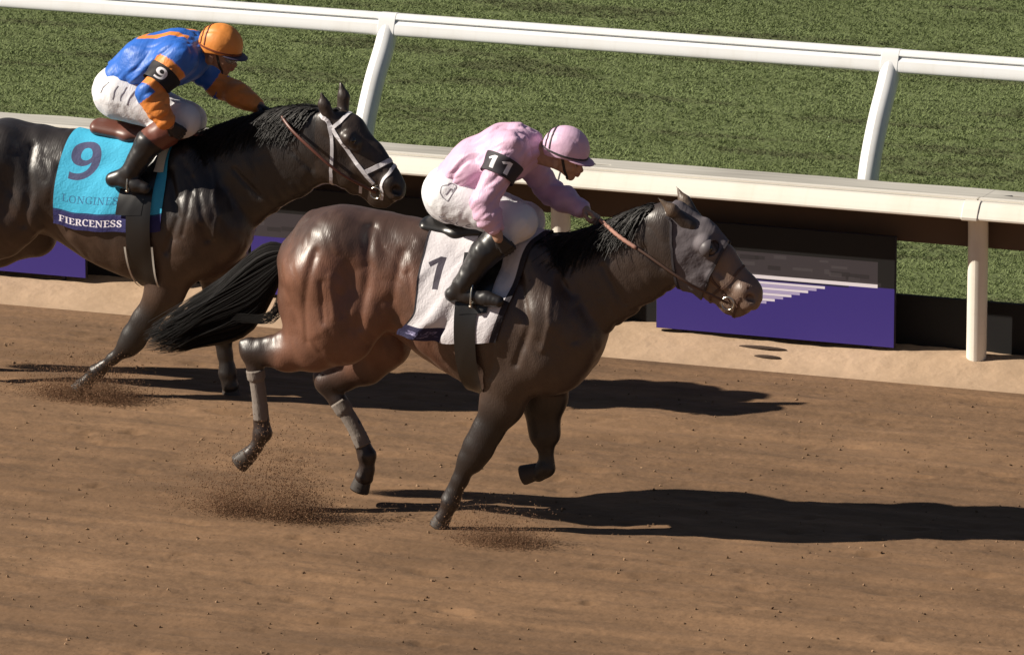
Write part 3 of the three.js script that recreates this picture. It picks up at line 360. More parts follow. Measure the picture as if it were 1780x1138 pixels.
const FAR = {"body":[{"p":[[-1.3742,1.2673,0.0,0.2158],[-1.1849,1.2676,0.0,0.3128],[-0.9735,1.2696,0.0,0.2984],[-0.7632,1.2432,0.0,0.3118],[-0.5247,1.148,0.0,0.3426],[-0.3308,1.1064,0.0,0.3664],[-0.1444,1.0998,0.0,0.3796],[0.0229,1.0953,0.0,0.3309],[0.1158,1.1026,0.0,0.2756]],"k":0.06,"sz":0.84},{"p":[[-1.4854,1.3945,0.0,0.0766],[-1.3399,1.4625,0.0,0.0973],[-1.1805,1.4958,0.0,0.0972],[-0.9698,1.4762,0.0,0.0901],[-0.7597,1.4565,0.0,0.09],[-0.5198,1.4676,0.0,0.0898],[-0.3256,1.4752,0.0,0.0966],[-0.1394,1.4823,0.0,0.0964],[0.0277,1.495,0.0,0.0963]],"k":0.12,"sz":1},{"p":[[0.0622,1.2788,0.0,0.3029],[0.2666,1.3511,0.0,0.2714],[0.4522,1.4604,0.0,0.2365],[0.6552,1.5566,0.0,0.2121],[0.8023,1.6238,0.0,0.1913]],"k":0.07,"sz":0.46},{"p":[[0.0458,1.454,0.0,0.086],[0.2689,1.5625,0.0,0.0789],[0.491,1.674,0.0,0.0719],[0.7118,1.75,0.0,0.0649],[0.8765,1.7761,0.0,0.075]],"k":0.06,"sz":0.9},{"p":[[0.1446,1.1559,0.07,0.22],[0.2361,1.0678,0.07,0.165],[0.1163,0.926,0.08,0.1446]],"k":0.06,"sz":1},{"p":[[0.0878,1.1202,-0.07,0.2208],[0.1797,1.0318,-0.07,0.1656],[0.0513,0.8843,-0.08,0.1452]],"k":0.06,"sz":1},{"p":[[0.0203,1.4568,0.12,0.1304],[0.1254,1.1568,0.16,0.1853],[0.072,0.996,0.17,0.1649],[-0.0445,0.903,0.16,0.1583]],"k":0.06,"sz":0.8},{"p":[[-0.0778,1.3975,-0.12,0.1312],[-0.0048,1.0751,-0.16,0.1868],[-0.0108,0.9122,-0.17,0.1663],[0.123,0.8434,-0.16,0.1592]],"k":0.06,"sz":0.8},{"p":[[-0.0888,1.1443,0.18,0.1443],[-0.1003,0.8914,0.16,0.1308]],"k":0.05,"sz":0.7},{"p":[[-1.175,1.4188,0.12,0.2147],[-1.2549,1.2614,0.16,0.2149],[-1.1601,1.0646,0.17,0.1941],[-1.0776,1.0426,0.17,0.1386]],"k":0.06,"sz":0.95},{"p":[[-1.4255,1.2686,0.09,0.1251],[-1.4086,1.0803,0.12,0.1251],[-1.3719,0.9626,0.14,0.1182]],"k":0.06,"sz":1},{"p":[[-0.9743,1.3385,0.17,0.1244],[-0.9799,1.1495,0.2,0.1383],[-1.0391,1.0288,0.19,0.1108]],"k":0.05,"sz":0.7},{"p":[[-1.2808,1.3593,-0.12,0.2161],[-1.2591,1.1935,-0.15,0.2164],[-1.1529,1.0203,-0.16,0.1886],[-1.0672,0.9038,-0.15,0.1327]],"k":0.06,"sz":0.95},{"p":[[-1.1622,0.9575,0.17,0.1457],[-1.3148,0.8846,0.17,0.1181],[-1.4891,0.8158,0.165,0.0835],[-1.6252,0.775,0.16,0.0662]],"k":0.04,"sz":0.8},{"p":[[-1.3598,0.9658,0.15,0.0765],[-1.5495,0.8624,0.155,0.0418],[-1.6738,0.8177,0.16,0.0314]],"k":0.03,"sz":0.8},{"p":[[-1.6252,0.775,0.16,0.0627],[-1.6011,0.5892,0.155,0.0419],[-1.5776,0.3741,0.15,0.0419],[-1.571,0.3242,0.15,0.0524]],"k":0.025,"sz":0.85},{"p":[[-1.571,0.3242,0.15,0.0454],[-1.6112,0.2342,0.15,0.0385],[-1.627,0.2076,0.15,0.049]],"k":0.02,"sz":0.95},{"p":[[-1.1128,0.9001,-0.15,0.1467],[-1.305,0.7877,-0.15,0.105],[-1.4591,0.7104,-0.15,0.0736],[-1.5592,0.6734,-0.15,0.0632]],"k":0.04,"sz":0.8},{"p":[[-1.5594,0.6661,-0.15,0.0632],[-1.5325,0.4876,-0.15,0.0421],[-1.4994,0.2368,-0.15,0.0387],[-1.4926,0.1938,-0.15,0.0528]],"k":0.025,"sz":0.85},{"p":[[-1.4926,0.1938,-0.15,0.0457],[-1.5095,0.1198,-0.15,0.0422],[-1.5256,0.082,-0.15,0.0493]],"k":0.02,"sz":0.95},{"p":[[-0.0262,0.8797,0.16,0.1514],[-0.1049,0.6948,0.155,0.1172],[-0.2328,0.4873,0.15,0.0795],[-0.309,0.381,0.15,0.0726],[-0.347,0.3349,0.15,0.0623]],"k":0.04,"sz":0.72},{"p":[[-0.347,0.3349,0.15,0.0554],[-0.4479,0.2428,0.145,0.0364],[-0.5185,0.1818,0.14,0.0364],[-0.5565,0.1498,0.14,0.0521]],"k":0.025,"sz":0.9},{"p":[[-0.5565,0.1498,0.14,0.0451],[-0.6177,0.0871,0.14,0.0417],[-0.633,0.0714,0.14,0.0486]],"k":0.02,"sz":0.95},{"p":[[0.1456,0.8404,-0.15,0.1592],[0.1548,0.6629,-0.15,0.1247],[0.1415,0.4654,-0.15,0.0798],[0.1407,0.3937,-0.15,0.0729]],"k":0.04,"sz":0.72},{"p":[[0.1407,0.3937,-0.15,0.0659],[0.1578,0.2519,-0.15,0.0417],[0.1718,0.1635,-0.15,0.0417],[0.1715,0.1348,-0.15,0.0521]],"k":0.025,"sz":0.9},{"p":[[0.1715,0.1348,-0.15,0.0452],[0.1858,0.0714,-0.15,0.0417],[0.193,0.0505,-0.15,0.0486]],"k":0.02,"sz":0.95}],"head":[{"p":[[0.828,1.6397,0.0,0.1776],[0.9307,1.6963,0.0,0.133],[1.011,1.6954,0.0,0.1261]],"k":0.04,"sz":0.62},{"p":[[0.9396,1.5388,0.045,0.1296],[1.0194,1.482,0.045,0.1023]],"k":0.04,"sz":0.42},{"p":[[0.905,1.5168,-0.045,0.1299],[0.9851,1.4599,-0.045,0.1025]],"k":0.04,"sz":0.42},{"p":[[1.0109,1.6884,0.0,0.1295],[1.1123,1.5842,0.0,0.1193],[1.2065,1.4936,0.0,0.1056],[1.2717,1.4287,0.0,0.0954],[1.3079,1.3965,0.0,0.0818]],"k":0.03,"sz":0.56},{"p":[[0.9952,1.5124,0.0,0.1229],[1.1042,1.4297,0.0,0.0887],[1.1985,1.3565,0.0,0.0648],[1.2494,1.3255,0.0,0.0443]],"k":0.03,"sz":0.5},{"p":[[1.056,1.7017,0.08,0.0442],[1.0906,1.6686,0.076,0.034]],"k":0.025,"sz":1},{"p":[[0.995,1.6633,-0.08,0.0444],[1.0328,1.632,-0.076,0.0342]],"k":0.025,"sz":1},{"p":[[1.2958,1.4333,0.045,0.0544],[1.33,1.379,0.04,0.0476]],"k":0.03,"sz":0.8},{"p":[[1.2621,1.4111,-0.045,0.0546],[1.3001,1.3591,-0.04,0.0478]],"k":0.03,"sz":0.8},{"p":[[1.1018,1.5313,0.05,0.0307],[1.2087,1.4546,0.045,0.0272]],"k":0.02,"sz":1},{"p":[[1.0638,1.5068,-0.05,0.0307],[1.1747,1.4324,-0.045,0.0273]],"k":0.02,"sz":1}],"nostril":[[1.3528,1.4031,0.062,0.0306],[1.3065,1.3723,-0.062,0.0307]],"ears":[[[0.9233,1.8085,0.055,0.0477],[0.895,1.8956,0.065,0.0442],[0.8756,1.9753,0.07,0.0102]],[[0.9616,1.8129,-0.055,0.0478],[0.9676,1.917,-0.06,0.0443],[0.9517,1.9985,-0.065,0.0102]]],"eye":[[1.083,1.6928,0.094,0.0306],[1.0115,1.6475,-0.094,0.0307]],"hoof":[[[-1.6152,0.2267,0.15],[-1.6633,0.1214,0.15]],[[-1.5176,0.0973,-0.15],[-1.5505,-0.0074,-0.15]],[[-0.6177,0.0871,0.14],[-0.6867,0.0164,0.14]],[[0.1858,0.0714,-0.15],[0.1998,-0.0136,-0.15]]],"crest":[[-0.0084,1.5768,0.0],[0.0657,1.5754,0.0],[0.2702,1.6891,0.0],[0.4183,1.7597,0.0],[0.5473,1.8078,0.0],[0.6759,1.8452,0.0],[0.8041,1.8616,0.0],[0.9135,1.8557,0.0]],"tail":[[-1.5121,1.3853,0.0],[-1.7241,1.2619,0.0],[-1.9487,1.0696,0.02],[-2.3598,0.7939,0.06]],"grooves":[{"p":[[-0.9508,1.506],[-0.9177,1.2607],[-0.9589,1.0623]],"a":0.014,"w":0.03,"lo":-1.049,"hi":-0.828},{"p":[[-0.7465,1.4155],[-0.7876,1.2],[-0.6969,1.0298]],"a":0.01,"w":0.03,"lo":-0.878,"hi":-0.607},{"p":[[0.035,1.5103],[0.1798,1.2755],[0.2254,1.0679]],"a":0.013,"w":0.026,"lo":-0.043,"hi":0.303},{"p":[[-0.0398,1.4343],[0.057,1.1955],[-0.0272,0.9771]],"a":0.012,"w":0.022,"lo":-0.106,"hi":0.123},{"p":[[0.1646,1.5552],[0.2363,1.3853],[0.2897,1.2138],[0.2697,1.0715]],"a":-0.009,"w":0.013,"lo":0.126,"hi":0.329},{"p":[[0.0711,1.4428],[0.1437,1.343],[0.197,1.1714]],"a":-0.009,"w":0.012,"lo":0.035,"hi":0.233},{"p":[[0.3476,1.464],[0.4929,1.3175]],"a":0.01,"w":0.02,"lo":0.288,"hi":0.553},{"p":[[0.7151,1.5969],[0.8238,1.5005]],"a":0.008,"w":0.02,"lo":0.655,"hi":0.884},{"p":[[-0.1557,1.0729],[-0.1582,0.8958]],"a":0.008,"w":0.02,"lo":-0.218,"hi":-0.096},{"p":[[0.1076,1.4105],[0.1166,1.2354],[0.0853,1.092]],"a":0.008,"w":0.014,"lo":0.043,"hi":0.159}],"bit":[1.2168,1.3777,0.058],"rein":[[1.2175,1.3782,0.06],[1.0308,1.5099,0.17],[0.8613,1.6498,0.2],[0.719,1.7492,0.16],[0.5927,1.8285,0.05]],"reinoff":[[1.1723,1.3483,-0.06],[0.9083,1.4312,-0.15],[0.7257,1.565,-0.15],[0.0229,1.6608,0.12]],"strap":{"cheek":[[0.8774,1.8313,0.03],[0.9109,1.8108,0.07],[0.9583,1.7474,0.1],[1.0413,1.6351,0.1],[1.1132,1.5421,0.08],[1.2069,1.4367,0.06]],"brow":[[0.9584,1.7613,0.1],[1.0018,1.8001,0.07],[1.03,1.8259,0.0]],"throat":[[0.9294,1.7989,0.09],[0.9543,1.6809,0.1],[0.9492,1.5191,0.08],[0.9329,1.3832,0.04]],"noseband":[[1.1528,1.4976,0.07],[1.2237,1.5347,0.055],[1.2796,1.562,0.0]],"drop":[[1.3085,1.5328,0.0],[1.2943,1.4867,0.05],[1.2685,1.4149,0.05],[1.2424,1.335,0.03]],"chin":[[1.1193,1.4138,0.05],[1.1115,1.3668,0.03]]}};
const RIDER_NEAR = {"torso":[[-0.2334,1.9364,0.0,0.1286],[-0.0761,2.0704,0.0,0.1411],[0.0941,2.1556,0.0,0.1376],[0.1687,2.1875,0.0,0.1151]],"pelvis":[[-0.2471,1.9057,0.0,0.1415],[-0.1855,1.9236,0.0,0.135]],"neck":[[0.2061,2.1772,0.0,0.0703],[0.3246,2.1861,0.0,0.0543]],"skull":[[0.4192,2.2064,0.0,0.1149],[0.3922,2.1781,0.0,0.1086]],"armN":[[0.1729,2.2164,0.165,0.0892],[0.073,1.9463,0.34,0.0572],[0.164,1.7508,0.34,0.035]],"handN":[[0.164,1.7508,0.34],[0.2376,1.6429,0.3]],"armF":[[0.1139,2.135,-0.165,0.0868],[0.2685,1.8898,-0.24,0.058],[0.5277,1.8431,-0.08,0.0352]],"handF":[[0.5277,1.8431,-0.08],[0.6429,1.8195,-0.02]],"legN":[[-0.1798,1.9087,0.11,0.141],[0.2219,1.8067,0.16,0.0862],[0.0543,1.6409,0.27,0.0638],[-0.0537,1.4638,0.31,0.0447]],"legF":[[-0.2598,1.8541,-0.11,0.1419],[0.1394,1.7286,-0.19,0.087],[-0.105,1.505,-0.27,0.0648],[-0.2473,1.3015,-0.32,0.0455]],"footN":[[-0.1185,1.4025,0.31,0.0352],[-0.0215,1.4051,0.315,0.0399],[0.0891,1.398,0.33,0.0351],[0.1604,1.3898,0.34,0.0255]],"footF":[[-0.306,1.242,-0.31,0.0358],[-0.2145,1.2417,-0.315,0.0406],[-0.1128,1.2265,-0.33,0.0358],[-0.0474,1.2129,-0.34,0.026]],"helmet":[[0.4394,2.2079,0.0,0.1276]],"face":[[0.4396,2.1359,0.0,0.083],[0.4532,2.0846,0.0,0.0702],[0.4128,2.0225,0.0,0.0415]],"facepts":[[0.5072,2.0887,0.0],[0.4822,2.1161,0.045],[0.3609,2.1559,0.075],[0.4465,2.0415,0.0],[0.4601,2.013,0.0]],"hem":[[-0.2946,2.0603,0.0],[-0.1345,1.822,0.0]]};
const RIDER_FAR = {"torso":[[-0.4235,1.9195,0.0,0.1274],[-0.2507,2.0444,0.0,0.1443],[-0.0574,2.1002,0.0,0.1406],[0.0093,2.1119,0.0,0.1165]],"pelvis":[[-0.4504,1.8612,0.0,0.1412],[-0.3757,1.8772,0.0,0.1377]],"neck":[[0.0462,2.1075,0.0,0.0685],[0.1126,2.1122,0.0,0.0548]],"skull":[[0.1943,2.1669,0.0,0.1163],[0.1645,2.1369,0.0,0.1095]],"armN":[[0.0102,2.131,0.165,0.0888],[-0.1159,1.9378,0.34,0.0579],[0.0138,1.7603,0.33,0.0375]],"handN":[[0.0138,1.7603,0.33],[0.0849,1.6873,0.29]],"armF":[[-0.0806,2.0514,-0.165,0.0861],[0.132,1.8755,-0.24,0.0586],[0.4314,1.8107,-0.08,0.0377]],"handF":[[0.4314,1.8107,-0.08],[0.5651,1.7979,-0.02]],"legN":[[-0.3786,1.8609,0.11,0.1374],[0.0329,1.7541,0.16,0.0855],[-0.1453,1.6238,0.27,0.065],[-0.2497,1.442,0.31,0.0445]],"legF":[[-0.4709,1.8089,-0.11,0.1382],[-0.0731,1.6731,-0.19,0.0863],[-0.332,1.4952,-0.27,0.0659],[-0.4756,1.2883,-0.32,0.0452]],"footN":[[-0.3616,1.3913,0.31,0.0343],[-0.278,1.3918,0.315,0.0411],[-0.2054,1.376,0.33,0.0376],[-0.1423,1.362,0.34,0.0274]],"footF":[[-0.5851,1.2392,-0.31,0.0348],[-0.5043,1.2372,-0.315,0.0418],[-0.4432,1.2137,-0.33,0.0383],[-0.3798,1.1949,-0.34,0.0278]],"helmet":[[0.213,2.1892,0.0,0.13]],"face":[[0.2012,2.1185,0.0,0.0855],[0.2227,2.0711,0.0,0.0719],[0.1778,2.0049,0.0,0.0411]],"facepts":[[0.2815,2.0613,0.0],[0.2557,2.0965,0.045],[0.1189,2.1267,0.07],[0.2222,2.0221,0.0],[0.2293,1.9946,0.0]],"hem":[[-0.5037,2.0334,0.0],[-0.3127,1.8642,0.0]]};
const TACK = {"near":{"cloth":[[-0.318,1.7334,0.2],[-0.3184,1.2097,0.25],[0.2605,1.5546,0.25],[0.0568,1.1257,0.25]],"girth":[[-0.0963,1.2284,0.25],[0.033,1.1071,0.25]],"saddle":[[-0.3745,1.6774,0.0],[-0.186,1.6759,0.0],[0.1212,1.7102,0.0],[0.2233,1.6986,0.0]],"emblem":[-0.1682,1.9425,0.17]},"far":{"cloth":[[-0.7369,1.6246,0.1],[-0.7714,1.0609,0.27],[-0.0562,1.4439,0.25],[-0.2863,1.0853,0.27]],"girth":[[-0.3098,1.0057,0.27],[-0.1495,0.8372,0.25]],"saddle":[[-0.5775,1.6048,0.0],[-0.3611,1.5962,0.0],[-0.1006,1.6122,0.0],[0.0105,1.6064,0.0]],"emblem":[-0.3975,1.8999,0.17]}};
const BASE_NEAR = [-0.1, 0.06], BASE_FAR = [-2.75, -1.97];

const hairBump = dataTex(1024, 1024, (u, v) => { const n = tileFbm(u, v, 130, 3, 1, 0.45); return [n, n, n]; }, false);
const clothBump = dataTex(512, 512, (u, v) => { const n = 0.6 * tileFbm(u, v, 12, 4) + 0.4 * tileFbm(u, v, 70, 2); return [n, n, n]; }, false);
const leather = phys(lin(0.012, 0.011, 0.011), 0.34, { clearcoat: 0.3, clearcoatRoughness: 0.35 });
const brownLeather = phys(lin(0.14, 0.05, 0.035), 0.45, { clearcoat: 0.2, clearcoatRoughness: 0.4 });
const steel = new THREE.MeshStandardMaterial({ color: lin(0.7, 0.66, 0.58), roughness: 0.28, metalness: 1 });

// ------------------------------------------------------------------ horses
function hairLocks(list) {                                  // list of [points, root radius]
  return mergeGeometries(list.map(([p, r]) => tube(p, (t) => r * (0.35 + 0.65 * Math.sin(Math.PI * clamp(0.18 + t * 0.82))) * (1 - 0.55 * t) + 0.0005, 3, { caps: false })));
}
function buildHorse(D, base, name, label, coat, opt) {
  const root = thing(name, label, 'horse', [base[0], 0, base[1]]);
  const F = new Field();
  for (const c of D.body) F.chain(c);
  for (const c of D.head) F.chain(c);
  for (const e of D.ears) F.chain({ p: e.map(([x, y, z, r]) => [x, y, z, r * 0.85]), k: 0.015, sz: 0.75 });
  for (const q of D.nostril) F.ell(q, [q[3] * 0.95, q[3] * 0.75, q[3] * 0.7], 0.008, -0.5, true);
  const trunk = new Field(); D.body.slice(0, 13).forEach((c) => trunk.chain(c));
  F.post = (d, x, y, z) => {
    if (d > 0.05) return d;
    let v = d + (noise(x * 9 + 3, y * 6, z * 8) - 0.5) * 0.012 + (0.5 - Math.abs(noise(x * 15 + y * 7, y * 9 - x * 3, z * 12) * 2 - 1)) * 0.006 * sstep(0.75, 1.0, y);
    for (const gr of D.grooves) { if (x < gr.lo || x > gr.hi || Math.abs(z) < 0.06) continue; let m = 9; for (let i = 0; i + 1 < gr.p.length; i++) { const [ax, ay] = gr.p[i], bx = gr.p[i + 1][0] - ax, by = gr.p[i + 1][1] - ay, t = clamp(((x - ax) * bx + (y - ay) * by) / (bx * bx + by * by)); m = Math.min(m, Math.hypot(x - ax - bx * t, y - ay - by * t)); } v += gr.a * Math.exp(-(m * m) / (gr.w * gr.w)); }
    return v;
  };
  const coatMat = phys(0xffffff, 0.42, { vertexColors: true, bumpMap: hairBump, bumpScale: 0.0014, clearcoat: 0.3, clearcoatRoughness: 0.4, sheen: 0.12, sheenRoughness: 0.5, sheenColor: lin(0.5, 0.45, 0.45) });
  part('body', F.mesh(0.009, { color: coat, uvScale: 1.6 }), coatMat, root);
  const eyeMat = phys(lin(0.01, 0.007, 0.006), 0.08, { clearcoat: 1 });
  D.eye.forEach((e) => part('eye', new THREE.SphereGeometry(e[3] * 0.85, 16, 12).translate(e[0], e[1], e[2]), eyeMat, root));
  const hoofMat = phys(lin(0.05, 0.04, 0.034), 0.6);
  for (const [a, b] of D.hoof) {                            // a hoof: wide rim below, narrow coronet above
    const A = V(...a), B = V(...b), dir = B.clone().sub(A), len = Math.max(0.075, dir.length()); dir.normalize();
    const pts = [[0.001, 0], [0.036, 0.002], [0.041, 0.014], [0.052, len * 0.92], [0.05, len], [0.001, len * 0.97]].map(([r, y]) => new THREE.Vector2(r, y));
    const g = new THREE.LatheGeometry(pts, 20); g.scale(1.12, 1, 0.95); g.applyQuaternion(new THREE.Quaternion().setFromUnitVectors(V(0, 1, 0), dir)); g.translate(A.x, Math.max(A.y, 0.02), A.z);
    part('hoof', g, hoofMat, root);
  }
  const R = rng(opt.seed);
  const hairMat = phys(lin(0.009, 0.0075, 0.007), 0.6, { sheen: 0.1, sheenRoughness: 0.5, sheenColor: lin(0.3, 0.28, 0.28) });
  // mane blown back along the near side of the crest
  const locks = [], crest = curve(D.crest, 60);
  for (let i = 0; i < 2200; i++) {
    const t = (opt.hood ? 0.88 : 0.95) * Math.pow(R(), 0.9), c = crest[Math.floor(t * 60)], L = 0.12 + R() * 0.2 * (0.6 + 0.8 * (1 - t)), side = R() < 0.72 ? 1 : -1, lift = (R() - 0.45) * 0.04 * (opt.lift || 1);
    const p0 = V(c.x, c.y - 0.045, c.z + side * R() * 0.025), p1 = V(c.x - L * 0.25, c.y - 0.012 + lift * 0.5, side * (0.03 + R() * 0.03)), p2 = V(c.x - L * 0.65, c.y - 0.05 + lift * 0.7 - 0.06 * R(), side * (0.05 + R() * 0.06)), p3 = V(c.x - L, c.y - 0.09 + lift - 0.14 * R() - 0.05 * (1 - t), side * (0.06 + R() * 0.09));
    const pts = curve([p0, p1, p2, p3], 9).map((p, k) => { const d = F.eval(p.x, p.y, p.z); return k > 1 && d < 0.006 ? F.toSurface(p, 0.006) : p; });
    locks.push([pts, 0.0012 + R() * 0.0026]);
  }
  // forelock
  for (let i = 0; i < 14 && !opt.hood; i++) { const c = crest[60]; locks.push([curve([V(c.x, c.y - 0.01, (R() - 0.5) * 0.04), V(c.x + 0.04, c.y + 0.0, (R() - 0.5) * 0.06), V(c.x + 0.08 + R() * 0.03, c.y - 0.06, (R() - 0.5) * 0.08)], 6), 0.006]); }
  part('mane', hairLocks(locks), hairMat, root);
  // tail streaming behind
  const tl = [], [t0, t1, t2, t3] = D.tail.map((p) => V(...p));
  for (let i = 0; i < 4200; i++) {
    const d = R() * 2 - 1, c = (R() * 2 - 1) * Math.sqrt(1 - d * d * 0.9), cut = R() < 0.3 ? 0.5 + R() * 0.3 : 0.82 + R() * 0.2, w1 = (fbm(d * 3, c * 2, opt.seed, 2) - 0.5) * 0.12, w2 = (fbm(d * 4 + 9, c * 2, opt.seed, 2) - 0.5) * 0.16;
    const q0 = V(t0.x + c * 0.012, t0.y + d * 0.03 - 0.01, t0.z + c * 0.02), q1 = V(t1.x + 0.05 * d + w1 * 0.4, t1.y + d * 0.25 - 0.03 + w1 * 0.7, t1.z + c * 0.05), q2 = V(t2.x + 0.05 * d + w2 * 0.5, t2.y + d * 0.17 + w2 * 1.1, t2.z + c * 0.07), q3 = V(t3.x + (R() - 0.25) * 0.2, t3.y + d * 0.055 + w2 * 0.4 + (R() - 0.5) * 0.03, t3.z + c * 0.06);
    const full = curve([q0, q1, q2, q3], 40); tl.push([full.slice(0, Math.max(8, Math.floor(41 * Math.min(1, cut)))).filter((_, k) => k % 3 === 0), 0.0009 + R() * 0.0022]);
  }
  for (let i = 0; i < 60 && opt.wisps; i++) { const y = -R() * 0.1; tl.push([curve([V(t0.x - 0.02, t0.y - 0.06 + y, t0.z + 0.04), V(t0.x - 0.04 - R() * 0.04, t0.y - 0.26 + y, 0.05), V(t0.x - 0.1 - R() * 0.06, t0.y - 0.36 + y * 0.6, 0.06), V(t0.x - 0.28 - R() * 0.1, t0.y - 0.37 - R() * 0.06, 0.06)], 12), 0.0018]); }
  part('tail', hairLocks(tl), hairMat, root);
  return { root, F, trunk, D, base };
}
// coat colours: bay with black points
const coatNear = (x, y, z) => {
  const n = fbm(x * 7, y * 4, z * 7, 4), f = fbm(x * 30, y * 14, z * 30, 3);
  const red = [0.165, 0.075, 0.047], brown = [0.066, 0.043, 0.033], dark = [0.036, 0.026, 0.023], black = [0.013, 0.010, 0.0095];
  const fore = sstep(-0.55, 0.15, x + (n - 0.5) * 0.7), top = sstep(1.46, 1.66, y + (n - 0.5) * 0.22 - 0.05 * fore);
  let c = mix3(red, brown, fore); c = mix3(c, dark, top * 0.75);
  c = mix3(c, dark, sstep(0.45, 0.9, x + (n - 0.5) * 0.5) * 0.5);
  const low = Math.max(sstep(0.9, 0.64, y + (n - 0.5) * 0.14), sstep(-1.13, -1.32, x + (n - 0.5) * 0.14)); c = mix3(c, black, low * 0.92);
  if (x > 1.0) { const m = sstep(1.02, 1.25, x - (y - 1.4) * 0.6); c = mix3(c, [0.2, 0.132, 0.1], m * 0.85); for (const e of NEAR.ears) if (distSeg(e[1], e[2], x, y, z)[0] < 0.045) c = [0.12, 0.085, 0.062]; }
  const v = fbm(x * 16 + 2, y * 7, z * 14, 3), m = 0.68 + 0.36 * f + 0.36 * v; return [c[0] * m, c[1] * m, c[2] * m];
};
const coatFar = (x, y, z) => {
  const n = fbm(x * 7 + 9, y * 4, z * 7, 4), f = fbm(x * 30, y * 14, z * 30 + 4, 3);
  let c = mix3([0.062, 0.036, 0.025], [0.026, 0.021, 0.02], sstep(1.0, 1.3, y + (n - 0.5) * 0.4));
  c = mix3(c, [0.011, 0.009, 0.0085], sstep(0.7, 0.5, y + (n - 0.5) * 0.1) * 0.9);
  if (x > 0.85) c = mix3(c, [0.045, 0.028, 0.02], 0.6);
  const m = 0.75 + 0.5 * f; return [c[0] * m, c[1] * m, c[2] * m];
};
const horseN = buildHorse(NEAR, BASE_NEAR, 'racehorse', 'dark bay racehorse in a grey hood galloping in front', coatNear, { seed: 11, hood: true, wisps: true });
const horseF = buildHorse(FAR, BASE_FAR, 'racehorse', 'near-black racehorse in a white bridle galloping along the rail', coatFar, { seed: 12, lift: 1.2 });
// pale leg wraps of the front horse's hind legs
{
  const wrapMat = std(lin(0.2, 0.168, 0.145), 0.9, { bumpMap: clothBump, bumpScale: 0.004 });
  const W = (chain, i0, i1) => { const p = chain.p; const g = tube(curve(p.slice(i0, i1), 24), (t) => { const q = p[Math.min(i1 - 1, i0 + Math.round(t * (i1 - i0 - 1)))][3]; return q * 0.98 + 0.008 + 0.0006 * Math.sin(t * 60); }, 16); return g; };
  const b = NEAR.body; part('leg_wrap', W(b[16], 1, 4), wrapMat, horseN.root, 'grey wrap round the hind cannon'); part('leg_wrap', W(b[20], 1, 4), wrapMat, horseN.root, 'grey wrap round the hind cannon');
}
// ------------------------------------------------------------------ cloth laid over the back
function section(T, x, yc, n = 72) {
  const o = [];
  for (let i = 0; i <= n; i++) {
    const a = i / n * Math.PI, dy = Math.cos(a), dz = Math.sin(a); let r = 0.85;
    for (let k = 0; k < 60; k++) { const d = T.eval(x, yc + dy * r, dz * r); if (d < 5e-4) break; r -= Math.min(d * 0.8, 0.03); if (r < 0.05) break; }
    o.push([yc + dy * r, dz * r]);
  }
  return o;
}
function drape(T, { xr, xf, s0 = 0, s1, yc = 1.2, off = 0.012, hang = true, nu = 36, ns = 48, wrinkle = 0.006, sides = [1, -1], seed = 1, lift }) {
  const xa = Math.min(xr(s0), xr(s1)) - 0.02, xb = Math.max(xf(s0), xf(s1)) + 0.02, NC = 26, cols = [];
  for (let c = 0; c <= NC; c++) {
    const P = section(T, xa + (xb - xa) * c / NC, yc); let mz = 0;
    const Q = P.map(([y, z], i) => { if (hang && i > 24) { mz = Math.max(mz, z); z = Math.max(z, mz - 0.02); } else mz = Math.max(mz, z); return [y, z]; });
    const S = [0]; for (let i = 1; i < Q.length; i++) S.push(S[i - 1] + Math.hypot(Q[i][0] - Q[i - 1][0], Q[i][1] - Q[i - 1][1]));
    cols.push([Q, S]);
  }
  const at = (x, s) => { const f = clamp((x - xa) / (xb - xa)) * NC, i = Math.min(NC - 1, Math.floor(f)), t = f - i; const one = ([Q, S]) => { let k = 1; while (k < S.length - 1 && S[k] < s) k++; const u = clamp((s - S[k - 1]) / (S[k] - S[k - 1] || 1)); return [Q[k - 1][0] + (Q[k][0] - Q[k - 1][0]) * u, Q[k - 1][1] + (Q[k][1] - Q[k - 1][1]) * u]; }; const a = one(cols[i]), b = one(cols[i + 1]); return [a[0] + (b[0] - a[0]) * t, a[1] + (b[1] - a[1]) * t]; };
  const out = [];
  for (const side of sides) {
    const pos = [], uv = [], idx = [];
    for (let j = 0; j <= ns; j++) for (let i = 0; i <= nu; i++) {
      const s = s0 + (s1 - s0) * j / ns, u = i / nu, x = xr(s) + (xf(s) - xr(s)) * u, [y, z] = at(x, s), [y2, z2] = at(x, s + 0.01), [y1, z1] = at(x, Math.max(0, s - 0.01));
      let ty = y2 - y1, tz = z2 - z1; const l = Math.hypot(ty, tz) || 1; ty /= l; tz /= l;
      const w = off + wrinkle * ((fbm(x * 9 + s * 5, s * 3, seed + side, 3) - 0.35) * 2.2) * sstep(0.05, 0.3, s) + (lift ? lift(u, s) : 0);
      pos.push(x, y + tz * w, side * (z - ty * w)); uv.push(side > 0 ? u : 1 - u, 1 - j / ns);
    }
    const k = nu + 1; for (let j = 0; j < ns; j++) for (let i = 0; i < nu; i++) { const a = j * k + i, b = a + k; if (side > 0) idx.push(a, b, a + 1, a + 1, b, b + 1); else idx.push(a, a + 1, b, a + 1, b + 1, b); }
    out.push(geo(pos, idx, { uv }));
  }
  return mergeGeometries(out);
}
const ground0 = (h) => [h.base[0], 0, h.base[1]];
